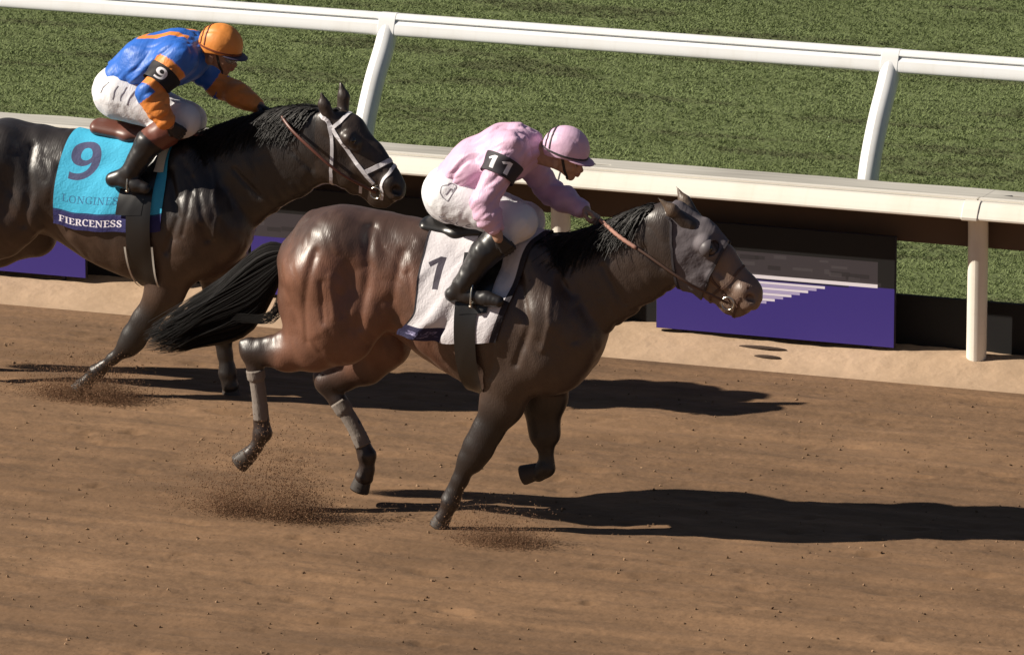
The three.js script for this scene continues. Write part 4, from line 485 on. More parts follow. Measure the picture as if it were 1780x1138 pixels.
// saddle cloths
{
  const tx = canvasTex(1024, 1152, (c, w, h) => {
    c.fillStyle = '#3fb4dc'; c.fillRect(0, 0, w, h);
    c.fillStyle = '#24406f'; c.fillRect(0, h * 0.842, w, h * 0.158); c.fillStyle = '#2b2a63'; c.fillRect(0, h * 0.858, w, h * 0.142);
    c.save(); c.translate(w * 0.215, h * 0.37); c.scale(0.95, 1); c.font = 'bold 600px sans-serif'; c.textAlign = 'center'; c.textBaseline = 'middle'; c.fillStyle = '#4a4f74'; c.fillText('9', 0, 0); c.restore();
    c.fillStyle = '#2f6f9a'; c.font = '106px serif'; c.textAlign = 'left'; c.textBaseline = 'middle'; c.fillText('LONGINES', w * 0.075, h * 0.73);
    c.fillStyle = '#f2eefa'; c.font = 'bold 99px serif'; c.fillText('FIERCENESS', w * 0.05, h * 0.928);
  });
  const m = std(0xffffff, 0.8, { map: tx, bumpMap: clothBump, bumpScale: 0.004 }); m.bumpMap = clothBump;
  const t = TACK.far.cloth;
  const o = part('saddle_cloth', drape(horseF.trunk, { xr: (s) => -0.72 - 0.08 * s, xf: (s) => -0.04 - 0.02 * s, s1: 0.66, yc: 1.12, wrinkle: 0.008, seed: 3 }), m, scene); o.position.set(...ground0(horseF)); tag(o, 'turquoise saddle cloth with dark number nine and navy name band', 'saddle cloth');
}
{
  const tx = canvasTex(1024, 1152, (c, w, h) => {
    c.fillStyle = '#d9d5da'; c.fillRect(0, 0, w, h);
    c.fillStyle = '#2a262e'; c.fillRect(w * 0.94, 0, w * 0.06, h); c.fillRect(0, 0, w * 0.02, h);
    c.fillStyle = '#46404c'; c.font = 'bold 430px sans-serif'; c.textAlign = 'center'; c.textBaseline = 'middle'; c.fillText('1', w * 0.17, h * 0.47); c.fillText('1', w * 0.5, h * 0.47);
    c.fillStyle = '#262347'; c.fillRect(0, h * 0.88, w * 0.42, h * 0.12);
    const r = rng(8); for (let i = 0; i < 40; i++) { c.fillStyle = 'rgba(190,184,220,' + (0.15 + 0.45 * r()) + ')'; c.fillRect(w * (0.05 + 0.3 * r()), h * (0.91 + 0.05 * r()), 10 + 40 * r(), 6 + 8 * r()); }
  });
  const m = std(0xffffff, 0.8, { map: tx, bumpMap: clothBump, bumpScale: 0.004 });
  const o = part('saddle_cloth', drape(horseN.trunk, { xr: (s) => -0.335 - 0.01 * s - 0.1 * sstep(0.55, 0.72, s), xf: (s) => 0.36 - 0.3 * s, s1: 0.72, yc: 1.2, wrinkle: 0.02, seed: 5, lift: (u, s) => 0.07 * sstep(0.45, 0.72, s) * sstep(0.4, 0, u) + 0.016 * Math.sin(u * 15 + s * 7) * sstep(0.2, 0.7, s) * sstep(0.5, 0.3, u) }), m, scene); o.position.set(...ground0(horseN)); tag(o, 'pale grey saddle cloth with dark numerals under the pink rider', 'saddle cloth');
}
// saddles with flaps, girth, stirrups
function saddle(h, R, o) {
  const g = thing('saddle', o.label, 'saddle', ground0(h)), S = TACK[o.key].saddle, F = new Field();
  F.chain({ p: [[S[0][0], S[0][1] + 0.03, 0, 0.05], [S[1][0], S[1][1] + 0.012, 0, 0.055], [S[2][0], S[2][1] + 0.02, 0, 0.06], [S[3][0], S[3][1] + 0.02, 0, 0.04]], k: 0.04, sz: 1.9 });
  F.ell([S[3][0] - 0.03, S[3][1] + 0.05, 0], [0.05, 0.06, 0.09], 0.05);
  part('seat', F.mesh(0.009), o.seatMat, g);
  part('flap', drape(h.trunk, { xr: (s) => o.fx[0] - 0.1 * s, xf: (s) => o.fx[1] - 0.12 * s, s0: 0.06, s1: 0.56, off: 0.032, wrinkle: 0.004, nu: 14, ns: 20, yc: o.yc }), leather, g);
  part('girth', drape(h.trunk, { xr: () => o.gx[0], xf: () => o.gx[1], s0: 0.2, s1: 3, yc: o.yc, off: 0.03, hang: false, wrinkle: 0.002, nu: 8, ns: 90 }), leather, g);
  for (const x of o.piping || []) for (const sd of [1, -1]) part('piping', drape(h.trunk, { sides: [sd], xr: () => x - 0.006, xf: () => x + 0.006, s0: 0.74, s1: 1.12, yc: o.yc, off: 0.036, hang: false, wrinkle: 0, nu: 2, ns: 40 }), std(lin(0.6, 0.57, 0.52), 0.7), g);
  for (const side of ['N', 'F']) {
    const f = R['foot' + side], b = f[1], s = side === 'N' ? 1 : -1;
    part('stirrup_leather', tube(curve([[b[0] + 0.07, b[1] + 0.27, s * 0.26], [b[0] + 0.05, b[1] + 0.17, s * 0.3], [b[0] + 0.03, b[1] + 0.075, b[2] + 0.0 * s]], 12), () => 0.009, 6, { flat: 0.5 }), leather, g);
    const pts = []; for (let i = 0; i <= 20; i++) { const a = i / 20 * Math.PI; pts.push(V(b[0] + 0.03, b[1] - 0.045 + Math.sin(a) * 0.12, b[2] + Math.cos(a) * 0.058)); }
    part('stirrup_iron', mergeGeometries([tube(pts, () => 0.006, 8), tube([[b[0] + 0.03, b[1] - 0.05, b[2] - 0.06], [b[0] + 0.03, b[1] - 0.05, b[2] + 0.06]], () => 0.012, 8, { flat: 0.6 })]), steel, g);
  }
  return g;
}
saddle(horseF, RIDER_FAR, { key: 'far', label: 'small brown racing saddle on the turquoise cloth', seatMat: brownLeather, fx: [-0.28, -0.1], gx: [-0.265, -0.11], piping: [-0.275, -0.1], yc: 1.12 });
saddle(horseN, RIDER_NEAR, { key: 'near', label: 'small black racing saddle on the pale grey cloth', seatMat: leather, fx: [-0.02, 0.16], gx: [-0.1, 0.03], yc: 1.2 });
// cream pad showing ahead of the far saddle
part('saddle_pad', drape(horseF.trunk, { xr: (s) => -0.12 - 0.12 * s, xf: (s) => -0.02 - 0.16 * s, s0: 0.0, s1: 0.3, yc: 1.12, off: 0.03, wrinkle: 0.004, nu: 6, ns: 16 }), std(lin(0.66, 0.6, 0.48), 0.85), scene).position.set(...ground0(horseF));
tag(scene.children[scene.children.length - 1], 'cream saddle pad edge between turquoise cloth and withers', 'saddle pad');

// ------------------------------------------------------------------ bridles
const mirrorZ = (p) => p.map(([x, y, z]) => [x, y, -z]);
function ring(c, r, t) { const pts = []; for (let i = 0; i <= 24; i++) { const a = i / 24 * 6.2832; pts.push(V(c[0] + Math.cos(a) * r, c[1] + Math.sin(a) * r, c[2])); } return tube(pts, () => t, 8, { caps: false }); }
{
  const g = thing('bridle', 'white bridle on the near-black horse with brown reins', 'bridle', ground0(horseF)), S = FAR.strap, F = horseF.F;
  const white = std(lin(0.72, 0.7, 0.74), 0.6);
  for (const [nm, key, w] of [['cheek_strap', 'cheek', 0.026], ['throat_strap', 'throat', 0.022], ['chin_strap', 'chin', 0.02]]) { part(nm, strap(F, S[key], w, 0.005), white, g); part(nm, strap(F, mirrorZ(S[key]), w, 0.005), white, g); }
  for (const [nm, key, w] of [['brow_band', 'brow', 0.024], ['nose_band', 'noseband', 0.03], ['drop_strap', 'drop', 0.022]]) { const p = S[key], a = p[0][2] > 0.03 ? [...p, ...mirrorZ(p).reverse().slice(1)] : [...mirrorZ(p).reverse(), ...p.slice(1)]; part(nm, strap(F, a, w, 0.005, { n: 40 }), white, g); }
  const c = FAR.bit; for (const s of [1, -1]) part('bit_ring', ring([c[0], c[1], s * (c[2] + 0.006)], 0.034, 0.005), steel, g);
  part('rein', tube(curve(FAR.rein, 30), () => 0.0095, 8, { flat: 0.6 }), brownLeather, g); part('rein', tube(curve(FAR.reinoff, 30), () => 0.0095, 8, { flat: 0.6 }), brownLeather, g);
}
{
  const g = thing('bridle', 'thin brown bridle with pink rubber-gripped rein on the front horse', 'bridle', ground0(horseN)), S = NEAR.strap, F = horseN.F;
  const br = std(lin(0.1, 0.055, 0.04), 0.6);
  part('cheek_strap', strap(F, S.cheek, 0.018, 0.006), br, g); part('cheek_strap', strap(F, mirrorZ(S.cheek), 0.018, 0.006), br, g);
  for (const key of ['noseband', 'chin']) { const p = S[key]; part('nose_band', strap(F, [...p, ...mirrorZ(p).reverse().slice(key === 'noseband' ? 1 : 0)], 0.016, 0.006, { n: 40 }), br, g); }
  const c = NEAR.bit; for (const s of [1, -1]) part('bit_ring', ring([c[0], c[1], s * (c[2] + 0.006)], 0.036, 0.0055), steel, g);
  const grip = std(lin(0.42, 0.22, 0.17), 0.8), rr = curve(NEAR.rein, 40);
  part('rein', tube(rr.slice(0, 24), () => 0.008, 8, { flat: 0.6 }), br, g); part('rein_grip', tube(rr.slice(23), (t) => 0.0115 + 0.0015 * Math.sin(t * 50), 10), grip, g);
  part('rein', tube(curve(NEAR.reinoff, 40), () => 0.008, 8, { flat: 0.6 }), br, g);
}
{ // grey blinker hood
  const g = thing('blinker_hood', 'dusty grey blinker hood with eye cups on the front horse', 'hood', ground0(horseN)), [a, b, c, d] = NEAR.hoodcut;
  const line = (p, q) => { const nx = -(q[1] - p[1]), ny = q[0] - p[0], l = Math.hypot(nx, ny); return (x, y) => ((x - p[0]) * nx + (y - p[1]) * ny) / l; };
  const rear = line(a, b), front = line(d, c), H = new Field(); H.prims = horseN.F.prims; const base = horseN.F.post;
  const e0 = NEAR.eye[0], hood = new Field();
  hood.prims = horseN.F.prims.slice(0, horseN.F.prims.length - 2 - 4);
  hood.post = (v, x, y, z) => Math.max(v - 0.008 + 0.005 * (noise(x * 26, y * 26, z * 26) - 0.5), -rear(x, y) * Math.sign(rear(c[0], c[1])), -front(x, y) * Math.sign(front(a[0], a[1])), 0.038 - Math.hypot(x - e0[0] - 0.008, y - e0[1]));
  const cloth = std(lin(0.125, 0.108, 0.12), 0.75, { bumpMap: clothBump, bumpScale: 0.004 });
  part('hood_cloth', hood.mesh(0.007, { lo: [a[0] - 0.25, d[1] - 0.2, -0.24], hi: [c[0] + 0.16, a[1] + 0.22, 0.24] }), cloth, g);
  const trim = std(lin(0.05, 0.043, 0.05), 0.8);
  const arc = (p, q, t) => { const o = []; for (const s of [1, -1]) { const row = t.map(([u, z]) => [p[0] + (q[0] - p[0]) * u, p[1] + (q[1] - p[1]) * u, s * z]); part('hood_trim', strap(horseN.F, row, 0.014, 0.009, { n: 30, off: 0.006 }), trim, g); } };
  arc(a, b, [[0.12, 0.05], [0.3, 0.09], [0.55, 0.11], [0.8, 0.1], [0.98, 0.05]]); arc(c, d, [[-0.1, 0.02], [0.2, 0.07], [0.5, 0.08], [0.9, 0.06], [1.1, 0.03]]);
  for (const s of [1, -1]) { // half cups behind each eye, open to the front
    const cup = new THREE.SphereGeometry(0.052, 28, 14, 0, Math.PI * 2, 0, 1.75), dir = V(-0.95, 0.12, 0.28 * s).normalize();
    const inner = cup.clone().scale(0.9, 0.9, 0.9); inner.index.array.reverse(); const both = mergeGeometries([cup, inner]); both.applyQuaternion(new THREE.Quaternion().setFromUnitVectors(V(0, 1, 0), dir)); both.translate(e0[0] - 0.004, e0[1], s * (Math.abs(e0[2]) - 0.006)); both.computeVertexNormals();
    part('eye_cup', both, std(lin(0.1, 0.088, 0.096), 0.5), g);
  }
}
// ------------------------------------------------------------------ riders
function handChains(F, w, k, palmN, r = 0.0095, grow = 0) {
  const W = V(w[0], w[1], w[2]), E = V(k[0], k[1], k[2]), d = E.clone().sub(W).normalize(), n = V(...palmN).addScaledVector(d, -V(...palmN).dot(d)).normalize(), s = d.clone().cross(n).normalize();
  const A = (f, q, t) => { const p = W.clone().addScaledVector(d, f).addScaledVector(s, q).addScaledVector(n, t); return [p.x, p.y, p.z]; };
  const arr = (p, q) => [...p, q + grow];
  for (let i = 0; i < 4; i++) {
    const q = -0.03 + i * 0.02, L = [0.9, 1, 0.96, 0.78][i];
    F.chain({ p: [arr(A(0.0, q * 0.5, 0), 0.016), arr(A(0.075, q, 0), 0.013)], k: 0.012, sz: 1 });
    F.chain({ p: [arr(A(0.075, q, 0), r * 1.15), arr(A(0.075 + 0.034 * L, q, 0.012), r * 1.05), arr(A(0.075 + 0.032 * L, q, 0.038 * L), r), arr(A(0.07, q, 0.046 * L), r * 0.85)], k: 0.004, sz: 1 });
  }
  F.chain({ p: [arr(A(0.025, -0.028, 0.006), 0.013), arr(A(0.055, -0.045, 0.026), 0.0115), arr(A(0.085, -0.034, 0.042), 0.0095)], k: 0.008, sz: 1 });
}
function distSeg(a, b, x, y, z) { const bx = b[0] - a[0], by = b[1] - a[1], bz = b[2] - a[2], px = x - a[0], py = y - a[1], pz = z - a[2], t = clamp((px * bx + py * by + pz * bz) / (bx * bx + by * by + bz * bz)); return [Math.hypot(px - bx * t, py - by * t, pz - bz * t), t]; }
function buildRider(R, h, o) {
  const g = thing('person', o.label, 'person', ground0(h));
  const HP = o.pitch, hc = R.helmet[0], hr = hc[3], cp = Math.cos(HP), sp = Math.sin(HP);
  const head = (f, u, z) => [hc[0] + f * cp - u * sp, hc[1] + f * sp + u * cp, z];   // forward, up in the head's own frame
  // skin: torso, limbs, neck on one grid; head and hands on finer ones; merged into one body
  const B = new Field(), gl = (p) => p.map(([x, y, z, r]) => [x, y, z, r * 0.86]);
  B.chain({ p: gl(R.torso), k: 0.05, sz: 1.15 }).chain({ p: gl(R.pelvis), k: 0.05, sz: 1.2 }).chain({ p: R.neck, k: 0.03, sz: 1 });
  for (const s of ['N', 'F']) { B.chain({ p: gl(R['arm' + s]), k: 0.02, sz: 1 }).chain({ p: gl(R['leg' + s]), k: 0.03, sz: 1 }).chain({ p: gl(R['foot' + s]), k: 0.02, sz: 1 }); }
  const skinA = o.skin, glove = o.glove;
  const skinCol = (x, y, z) => { const m = 0.85 + 0.3 * noise(x * 40, y * 40, z * 40); return skinA.map((c) => c * m); };
  const geos = [B.mesh(0.011, { color: skinCol })];
  const S = new Field();
  S.ell(head(-0.005, -0.01, 0), [0.098, 0.1, 0.076], 0.03, HP).ell(head(0.03, -0.075, 0), [0.066, 0.06, 0.062], 0.04, HP);
  S.chain({ p: [[...head(0.045, -0.1, 0), 0.05], [...head(0.06, -0.145, 0), 0.026]], k: 0.03, sz: 1 });                          // jaw, chin
  S.chain({ p: [[...head(0.094, -0.062, 0), 0.011], [...head(0.112, -0.095, 0), 0.014]], k: 0.014, sz: 1 });                      // nose
  for (const s of [1, -1]) {
    S.chain({ p: [[...head(0.106, -0.098, s * 0.01), 0.009]], k: 0.01, sz: 1 });
    S.chain({ p: [[...head(0.088, -0.045, s * 0.014), 0.01], [...head(0.072, -0.046, s * 0.045), 0.009]], k: 0.014, sz: 1 });      // brow
    S.chain({ p: [[...head(0.062, -0.085, s * 0.042), 0.018]], k: 0.02, sz: 1 });                                                  // cheek
    S.ell(head(0.086, -0.064, s * 0.032), [0.016, 0.011, 0.014], 0.008, HP, true);
    S.ell(head(0.078, -0.064, s * 0.032), [0.013, 0.012, 0.013], 0.002, HP);
    S.ell(head(-0.018, -0.075, s * 0.078), [0.02, 0.032, 0.009], 0.006, HP + 0.15); S.ell(head(-0.012, -0.073, s * 0.09), [0.01, 0.018, 0.006], 0.004, HP + 0.15, true);
  }
  S.chain({ p: [[...head(0.098, -0.118, -0.016), 0.006], [...head(0.104, -0.117, 0), 0.008], [...head(0.098, -0.118, 0.016), 0.006]], k: 0.008, sz: 1 });
  S.chain({ p: [[...head(0.094, -0.13, -0.013), 0.006], [...head(0.099, -0.13, 0), 0.008], [...head(0.094, -0.13, 0.013), 0.006]], k: 0.008, sz: 1 });
  S.chain({ p: [[...head(-0.03, -0.07, 0), 0.06], [...R.neck[0].slice(0, 3), 0.055]], k: 0.02, sz: 1 });
  const inv = (x, y) => { const dx = x - hc[0], dy = y - hc[1]; return [dx * cp + dy * sp, -dx * sp + dy * cp]; };
  geos.push(S.mesh(0.0045, { color: (x, y, z) => {
    const [f, u] = inv(x, y), m = 0.85 + 0.3 * noise(x * 60, y * 60, z * 60); let c = skinA.map((q) => q * m);
    const e = Math.hypot(f - 0.09, u + 0.064, Math.abs(z) - 0.032); if (e < 0.007) c = [0.02, 0.012, 0.01]; else if (e < 0.0115) c = [0.5, 0.46, 0.42];
    if (f > 0.085 && u < -0.112 && u > -0.135 && Math.abs(z) < 0.02) c = mix3(c, [0.3, 0.1, 0.08], 0.5);
    if (f > 0.066 && u > -0.05 && u < -0.036 && Math.abs(z) > 0.012) c = mix3(c, [0.03, 0.02, 0.015], 0.7);
    return c; } }));
  for (const s of ['N', 'F']) { const H = new Field(), q = R['hand' + s]; handChains(H, q[0], q[1], s === 'N' ? [0.2, -0.5, -0.9] : [0.1, -0.8, 0.5]); geos.push(H.mesh(0.004, { color: (x, y, z) => s === 'F' && o.key === 'near' ? skinA : glove })); }
  part('body', mergeGeometries(geos), phys(0xffffff, 0.5, { vertexColors: true }), g);
  // silks
  const T = new Field(), up = 0.012;
  T.chain({ p: R.torso, k: 0.06, sz: 1.32 }, up + 0.008);
  for (const s of ['N', 'F']) { const a = R['arm' + s]; T.chain({ p: [[R.torso[3][0], R.torso[3][1], 0, 0.075], a[0].slice()], k: 0.05, sz: 1 }, up); T.chain({ p: [a[0], a[1]], k: 0.04, sz: 1 }, up + 0.006); const c = a[2], w = s === 'N' && o.key === 'near' ? 0.62 : 0.88, cuff = a[1].map((v, i) => v + (c[i] - v) * w); const mid = a[1].map((v, i) => v + (c[i] - v) * 0.4); mid[3] = a[1][3] * 0.95 + 0.004; T.chain({ p: [a[1], mid, cuff], k: 0.03, sz: 1 }, up + 0.008); }
  T.chain({ p: [[R.torso[3][0], R.torso[3][1] + 0.01, 0, 0.112], [R.neck[0][0], R.neck[0][1] + 0.012, 0, 0.086], [(R.neck[0][0] + R.neck[1][0]) / 2, (R.neck[0][1] + R.neck[1][1]) / 2, 0, 0.064]], k: 0.04, sz: 1 });
  const [ha, hb] = R.hem, hl = Math.hypot(hb[0] - ha[0], hb[1] - ha[1]), hn = [-(hb[1] - ha[1]) / hl, (hb[0] - ha[0]) / hl];
  const hemSide = Math.sign((R.torso[2][0] - ha[0]) * hn[0] + (R.torso[2][1] - ha[1]) * hn[1]);
  const beyondHem = (x, y) => -((x - ha[0]) * hn[0] + (y - ha[1]) * hn[1]) * hemSide;
  const wr = (x, y, z, f, a) => { const q = fbm(x * f + 2 * noise(x * 5, y * 5, z * 5), y * f * 0.7 + z * 3, z * f, 3); return (Math.abs(q - 0.5) * 2 - 0.25) * a; };
  const folds = (x, y, z, a) => { const p = x * 0.8 + y * 0.6, q = -x * 0.6 + y * 0.8, w = 1.6 * noise(p * 4, q * 4, z * 4), n = noise(p * 4.5 + w, q * 17 + w, z * 13), m = noise(p * 9 + 7, q * 30 - w, z * 24 + w); return (0.5 - Math.abs(n * 2 - 1)) * a + (0.5 - Math.abs(m * 2 - 1)) * a * 0.35; };
  const armT = (x, y, z, s) => { const a = R['arm' + s], u = distSeg(a[0], a[1], x, y, z), l = distSeg(a[1], a[2], x, y, z); return u[0] < l[0] ? [u[0], u[1]] : [l[0], 1 + l[1]]; };
  T.post = (d, x, y, z) => { const v = d + folds(x, y, z, 0.02); const arm = Math.min(armT(x, y, z, 'N')[0], armT(x, y, z, 'F')[0]); return arm < 0.1 ? v : Math.max(v, beyondHem(x, y) + 0.006 * Math.sin(z * 30)); };
  const silk = phys(0xffffff, 0.5, { vertexColors: true, sheen: 0.3, sheenRoughness: 0.4, sheenColor: lin(0.6, 0.6, 0.65), bumpMap: clothBump, bumpScale: 0.003 });
  const shirt = part('silks', T.mesh(0.0075, { uvScale: 2, color: (x, y, z, a, b, c) => {
    const n = armT(x, y, z, 'N'), f = armT(x, y, z, 'F'), ar = n[0] < f[0] ? n : f; return o.silk(x, y, z, ar[0] < 0.105 && ar[1] > 0.1 ? ar[1] : -1, [a, b, c], R); } }), silk, g, o.silkLabel);
  { // number band on the near arm
    const [a, b] = R.armN, A = V(...a.slice(0, 3)), Bv = V(...b.slice(0, 3)), ax = Bv.clone().sub(A).normalize(), e1 = V(0.1, 0.15, 1).addScaledVector(ax, -V(0.1, 0.15, 1).dot(ax)).normalize(), e2 = ax.clone().cross(e1), pos = [], uv = [], idx = [], n = 28, m = 6;
    for (let j = 0; j <= m; j++) for (let i = 0; i <= n; i++) { const t = o.band[0] + (o.band[1] - o.band[0]) * j / m, r = a[3] + (b[3] - a[3]) * t + up + 0.017 + 0.003 * Math.sin(i * 0.9 + j), ph = i / n * 6.2832; const p = A.clone().lerp(Bv, t).addScaledVector(e1, -Math.cos(ph) * r).addScaledVector(e2, Math.sin(ph) * r); pos.push(p.x, p.y, p.z); uv.push(i / n, 1 - j / m); }
    for (let j = 0; j < m; j++) for (let i = 0; i < n; i++) { const q = j * (n + 1) + i; idx.push(q, q + 1, q + n + 1, q + 1, q + n + 2, q + n + 1); }
    const tex = canvasTex(512, 192, (c, w, hh) => { c.fillStyle = o.bandBg; c.fillRect(0, 0, w, hh); c.fillStyle = '#f1eef4'; c.font = 'bold 175px sans-serif'; c.textAlign = 'center'; c.textBaseline = 'middle'; c.save(); c.translate(w * 0.5, hh * 0.52); c.scale(0.75, 1.05); c.fillText(o.number, 0, 0); c.restore(); });
    part('arm_band', geo(pos, idx, { uv }), std(0xffffff, 0.7, { map: tex }), shirt);
  }
  // breeches
  const P = new Field();
  P.chain({ p: R.pelvis, k: 0.06, sz: 1.2 }, 0.012).chain({ p: [R.torso[0], R.torso[1]].map((q) => [q[0], q[1], q[2], q[3] * 0.85]), k: 0.05, sz: 1.15 }, 0.0);
  for (const s of ['N', 'F']) { const l = R['leg' + s]; P.chain({ p: [l[0], l[1]], k: 0.06, sz: 0.95 }, 0.012); P.chain({ p: [l[1], l[2]], k: 0.04, sz: 1 }, 0.006); }
  P.post = (d, x, y, z) => d + wr(x, y, z, 10, 0.017);
  const breeches = part('breeches', P.mesh(0.009, { uvScale: 2 }), std(lin(0.78, 0.785, 0.82), 0.75, { bumpMap: clothBump, bumpScale: 0.003 }), g, 'white riding breeches');
  { // grey print on the hip
    const E = TACK[o.key].emblem, print = std(lin(0.3, 0.29, 0.32), 0.8), mark = (pts, w, opt) => part('printed_mark', strap(P, pts, w, 0.0015, { off: 0.001, ...opt }), print, breeches);
    if (o.ringPrint) { const pts = []; for (let i = 0; i < 14; i++) { const a = i / 14 * 6.2832; pts.push([E[0] + Math.cos(a) * 0.03, E[1] + Math.sin(a) * 0.03, E[2]]); } mark(pts, 0.005, { n: 40, closed: true }); mark([[E[0] - 0.015, E[1] - 0.012, E[2]], [E[0], E[1] + 0.008, E[2]], [E[0] + 0.012, E[1] - 0.008, E[2]], [E[0] + 0.018, E[1] + 0.012, E[2]]], 0.005, { n: 14 }); }
    for (let i = 0; i < 4; i++) { const x = E[0] + (o.ringPrint ? -0.03 : -0.02) + i * 0.045, y = E[1] - (o.ringPrint ? 0.1 : 0) - i * 0.012, q = o.ringPrint ? 0.018 : 0; mark([[x - 0.008 + q, y - 0.022, E[2]], [x - 0.004 - q, y - 0.004, E[2]], [x + 0.012, y + 0.02, E[2]]], 0.006, { n: 10 }); }
  }
  // boots
  for (const s of ['N', 'F']) {
    const l = R['leg' + s], f = R['foot' + s], Bt = new Field(), a = l[2], top = l[1].map((v, i) => a[i] + (v - a[i]) * (o.bootTop || 0.35));
    Bt.chain({ p: [[...top.slice(0, 3), a[3] * 1.12 + 0.006], a, l[3]], k: 0.02, sz: 1 }, 0.016).chain({ p: [l[3], f[0]], k: 0.02, sz: 1 }, 0.008).chain({ p: f, k: 0.015, sz: 0.95 }, 0.007);
    Bt.chain({ p: [[f[0][0], f[0][1] - 0.034, f[0][2], 0.014]], k: 0.012, sz: 1 });
    Bt.post = (d, x, y, z) => d + wr(x, y, z, 16, 0.007);
    const ax = [top[0] - l[3][0], top[1] - l[3][1], top[2] - l[3][2]], L2 = ax[0] ** 2 + ax[1] ** 2 + ax[2] ** 2;
    part('boot', Bt.mesh(0.007, { color: (x, y, z) => { const t = ((x - l[3][0]) * ax[0] + (y - l[3][1]) * ax[1] + (z - l[3][2]) * ax[2]) / L2; return t > o.cuff ? [0.17, 0.055, 0.035] : [0.014, 0.012, 0.013]; } }), phys(0xffffff, 0.42, { vertexColors: true, clearcoat: 0.25, clearcoatRoughness: 0.3 }), g, o.bootLabel);
  }
  // helmet
  const Hm = new Field();
  Hm.ell(head(0.0, 0.004, 0), [hr * 1.06, hr * 0.98, hr * 0.86], 0.02, HP);
  Hm.post = (d, x, y, z) => { const [f, u] = inv(x, y); const seam = Math.min(Math.abs(z), Math.abs(Math.abs(z) - 0.055 - 0.02 * Math.cos(f * 12))); return Math.max(d + 0.0035 * Math.exp(-seam * seam * 40000) + 0.005 * (noise(x * 22, y * 22, z * 22) - 0.5), -(u + 0.036 + 0.018 * sstep(0.02, -0.1, f)), d - 0.0); };
  const helmet = part('helmet', Hm.mesh(0.006), phys(o.capColor, 0.5, { sheen: 0.3, sheenRoughness: 0.4, bumpMap: clothBump, bumpScale: 0.002 }), g, o.capLabel);
  const Br = new Field(); Br.ell(head(hr * 0.62, -0.036, 0), [hr * 0.78, 0.012, hr * 0.8], 0.01, HP - 0.12);
  part('cap_peak', Br.mesh(0.005), std(o.peakColor, 0.55), helmet);
  const bandMat = std(o.lineColor, 0.6), lines = [], circ = (fn, n = 28, w = 0.011) => { const p = []; for (let i = 0; i < n; i++) p.push(fn(i / n * 6.2832)); lines.push(strap(Hm, p, w, 0.003, { n: 60, closed: true, off: 0.001 })); };
  circ((a) => head(Math.cos(a) * hr * 1.0, -0.014 - 0.008 * Math.cos(a), Math.sin(a) * hr * 0.84));
  for (const [k, tilt] of [[-0.5, 0.3], [-0.72, 0.5]]) { const p = []; for (let i = 0; i <= 14; i++) { const a = Math.PI * (i / 14); const w = Math.sqrt(Math.max(0.05, 1 - k * k)); p.push(head(k * hr * 1.05 - Math.sin(a) * 0.01 + Math.cos(a) * 0, Math.max(-0.012, Math.sin(a) * w * hr), -Math.cos(a) * w * hr * 0.86)); } lines.push(strap(Hm, p, 0.009, 0.003, { n: 36, off: 0.001 })); }
  part('cap_band', mergeGeometries(lines), bandMat, helmet);
  // chin strap
  const cs = [-1, 1].map((s) => strap(S, [head(0.01, -0.03, s * 0.08), head(0.03, -0.085, s * 0.07), head(0.045, -0.135, s * 0.045), head(0.05, -0.16, s * 0.01)], 0.016, 0.003, { n: 20 }));
  part('chin_strap', mergeGeometries(cs), std(lin(0.02, 0.018, 0.018), 0.6), helmet);
  if (o.goggles) { const p = [], q = head(0.085, -0.062, 0); const L = new Field(); L.ell(q, [0.04, 0.03, 0.07], 0.01, HP); part('goggles', L.mesh(0.005), phys(lin(0.75, 0.78, 0.82), 0.1, { transmission: 0.85, thickness: 0 }), helmet, 'clear racing goggles'); }
  return g;
}
const nearSilk = (x, y, z, arm) => { const m = 0.93 + 0.14 * noise(x * 25, y * 25, z * 25); return [0.72 * m, 0.47 * m, 0.64 * m]; };
const farSilk = (x, y, z, arm, nrm, R) => {
  const blue = [0.030, 0.15, 0.60], orange = [0.80, 0.27, 0.055], m = 0.93 + 0.14 * noise(x * 25, y * 25, z * 25); let c = blue;
  if (arm > 0) { if (arm > 0.22 && arm < 0.4) c = orange; else if (arm > 0.74 && arm < 0.93) c = orange; else if (arm > 1.08) c = orange; }
  else { const u = Math.abs(z), a = R.torso[1][0] - 0.02, e = R.torso[3][0] + 0.03; const leg = Math.abs(u - 0.075) < 0.02 && x > a && x < e, bend = Math.abs(x - a) < 0.022 && u < 0.09; if (nrm[1] > 0.25 && (leg || bend)) c = orange; }
  return c.map((v) => v * m);
};
buildRider(RIDER_NEAR, horseN, { key: 'near', label: 'person in pink silks and cap crouched over the front horse', pitch: -0.22, skin: [0.46, 0.275, 0.19], glove: [0.03, 0.027, 0.028], silk: nearSilk, silkLabel: 'pink silk racing shirt', band: [0.2, 0.52], bandBg: '#332e36', number: '11', ringPrint: true, cuff: 9, bootLabel: 'glossy black riding boot', capColor: lin(0.74, 0.5, 0.68), capLabel: 'pink racing cap', peakColor: lin(0.62, 0.38, 0.5), lineColor: lin(0.05, 0.045, 0.05) });
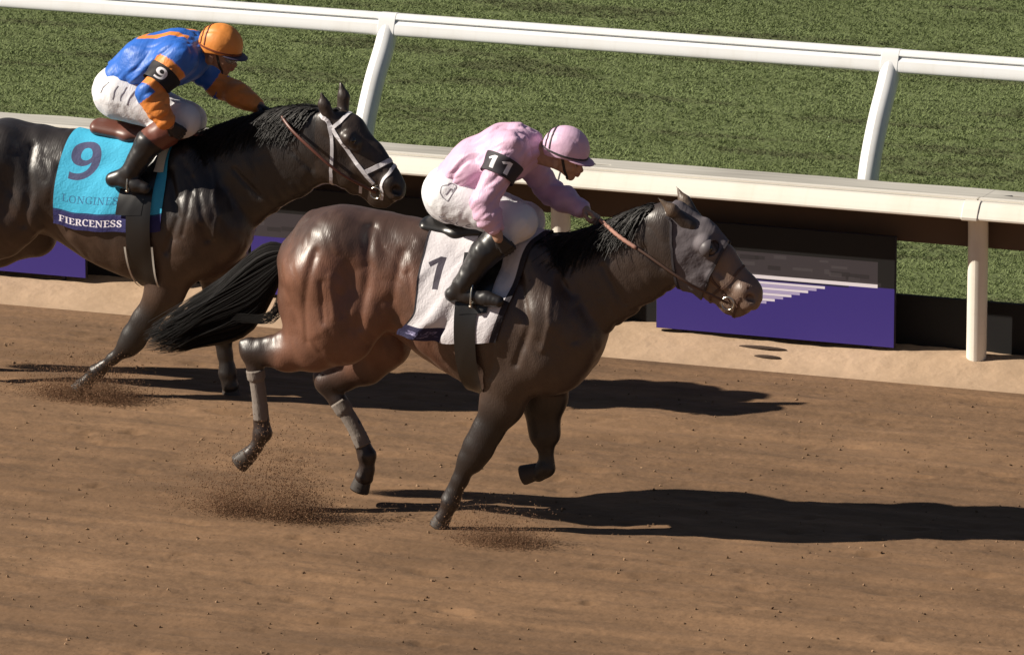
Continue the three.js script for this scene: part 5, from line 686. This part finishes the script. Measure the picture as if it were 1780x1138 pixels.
buildRider(RIDER_FAR, horseF, { key: 'far', label: 'person in blue and orange silks crouched over the near-black horse', pitch: -0.2, skin: [0.3, 0.165, 0.11], glove: [0.02, 0.018, 0.02], silk: farSilk, silkLabel: 'blue racing shirt with orange bands', band: [0.4, 0.76], bandBg: '#17141a', number: '9', cuff: 0.72, bootTop: 0.5, bootLabel: 'black riding boot with brown top', capColor: lin(0.80, 0.29, 0.06), capLabel: 'orange racing cap', peakColor: lin(0.06, 0.05, 0.09), lineColor: lin(0.2, 0.05, 0.02), goggles: true });

// ------------------------------------------------------------------ dirt thrown up by the hooves
function spray(name, label, x, z, n, seed, spread, back) {
  const r = rng(seed), g = new THREE.IcosahedronGeometry(1, 0), im = new THREE.InstancedMesh(g, std(0xffffff, 1), n), M = new THREE.Matrix4(), q = new THREE.Quaternion(), c = new THREE.Color(), gs = () => (r() + r() + r() - 1.5) * 1.2;
  for (let i = 0; i < n; i++) {
    const plume = r(), e = -Math.log(1 - 0.97 * r()) * 0.3, cx = plume < 0.45 ? 0 : plume < 0.7 ? -back * 0.7 : -back * 0.3, wide = plume < 0.45 ? 0.16 : plume < 0.7 ? 0.15 : back * 0.75, tall = plume < 0.45 ? 1 : plume < 0.7 ? 0.75 : 0.3;
    const px = x + cx + gs() * wide * (1 + e) - e * 0.12, py = 0.004 + spread * tall * e * 1.6, pz = z + gs() * 0.13;
    const s = 0.0005 + 0.0034 * Math.pow(r(), 12); q.setFromEuler(new THREE.Euler(r() * 6, r() * 6, r() * 6)); M.compose(V(px, Math.max(py, 0.004), pz), q, V(s * 1.3, s, s)); im.setMatrixAt(i, M);
    c.setRGB(...mix3([0.16, 0.086, 0.045], [0.3, 0.175, 0.1], r())); im.setColorAt(i, c);
  }
  im.name = numbered(name); im.castShadow = im.receiveShadow = true; scene.add(im); tag(im, label, 'dirt', 'dirt thrown up by hooves', 'stuff');
}
spray('dirt_spray', 'dirt spray behind the front horse', -1.196, 0.309, 100000, 21, 0.36, 0.50);
spray('dirt_spray', 'small dirt spray beside the front hoof nearest the camera', 0.168, 0.393, 32000, 22, 0.16, 0.25);
spray('dirt_spray', 'dirt spray under the near-black horse', -3.205, -1.763, 65000, 23, 0.20, 0.40);
renderer.render(scene, camera);
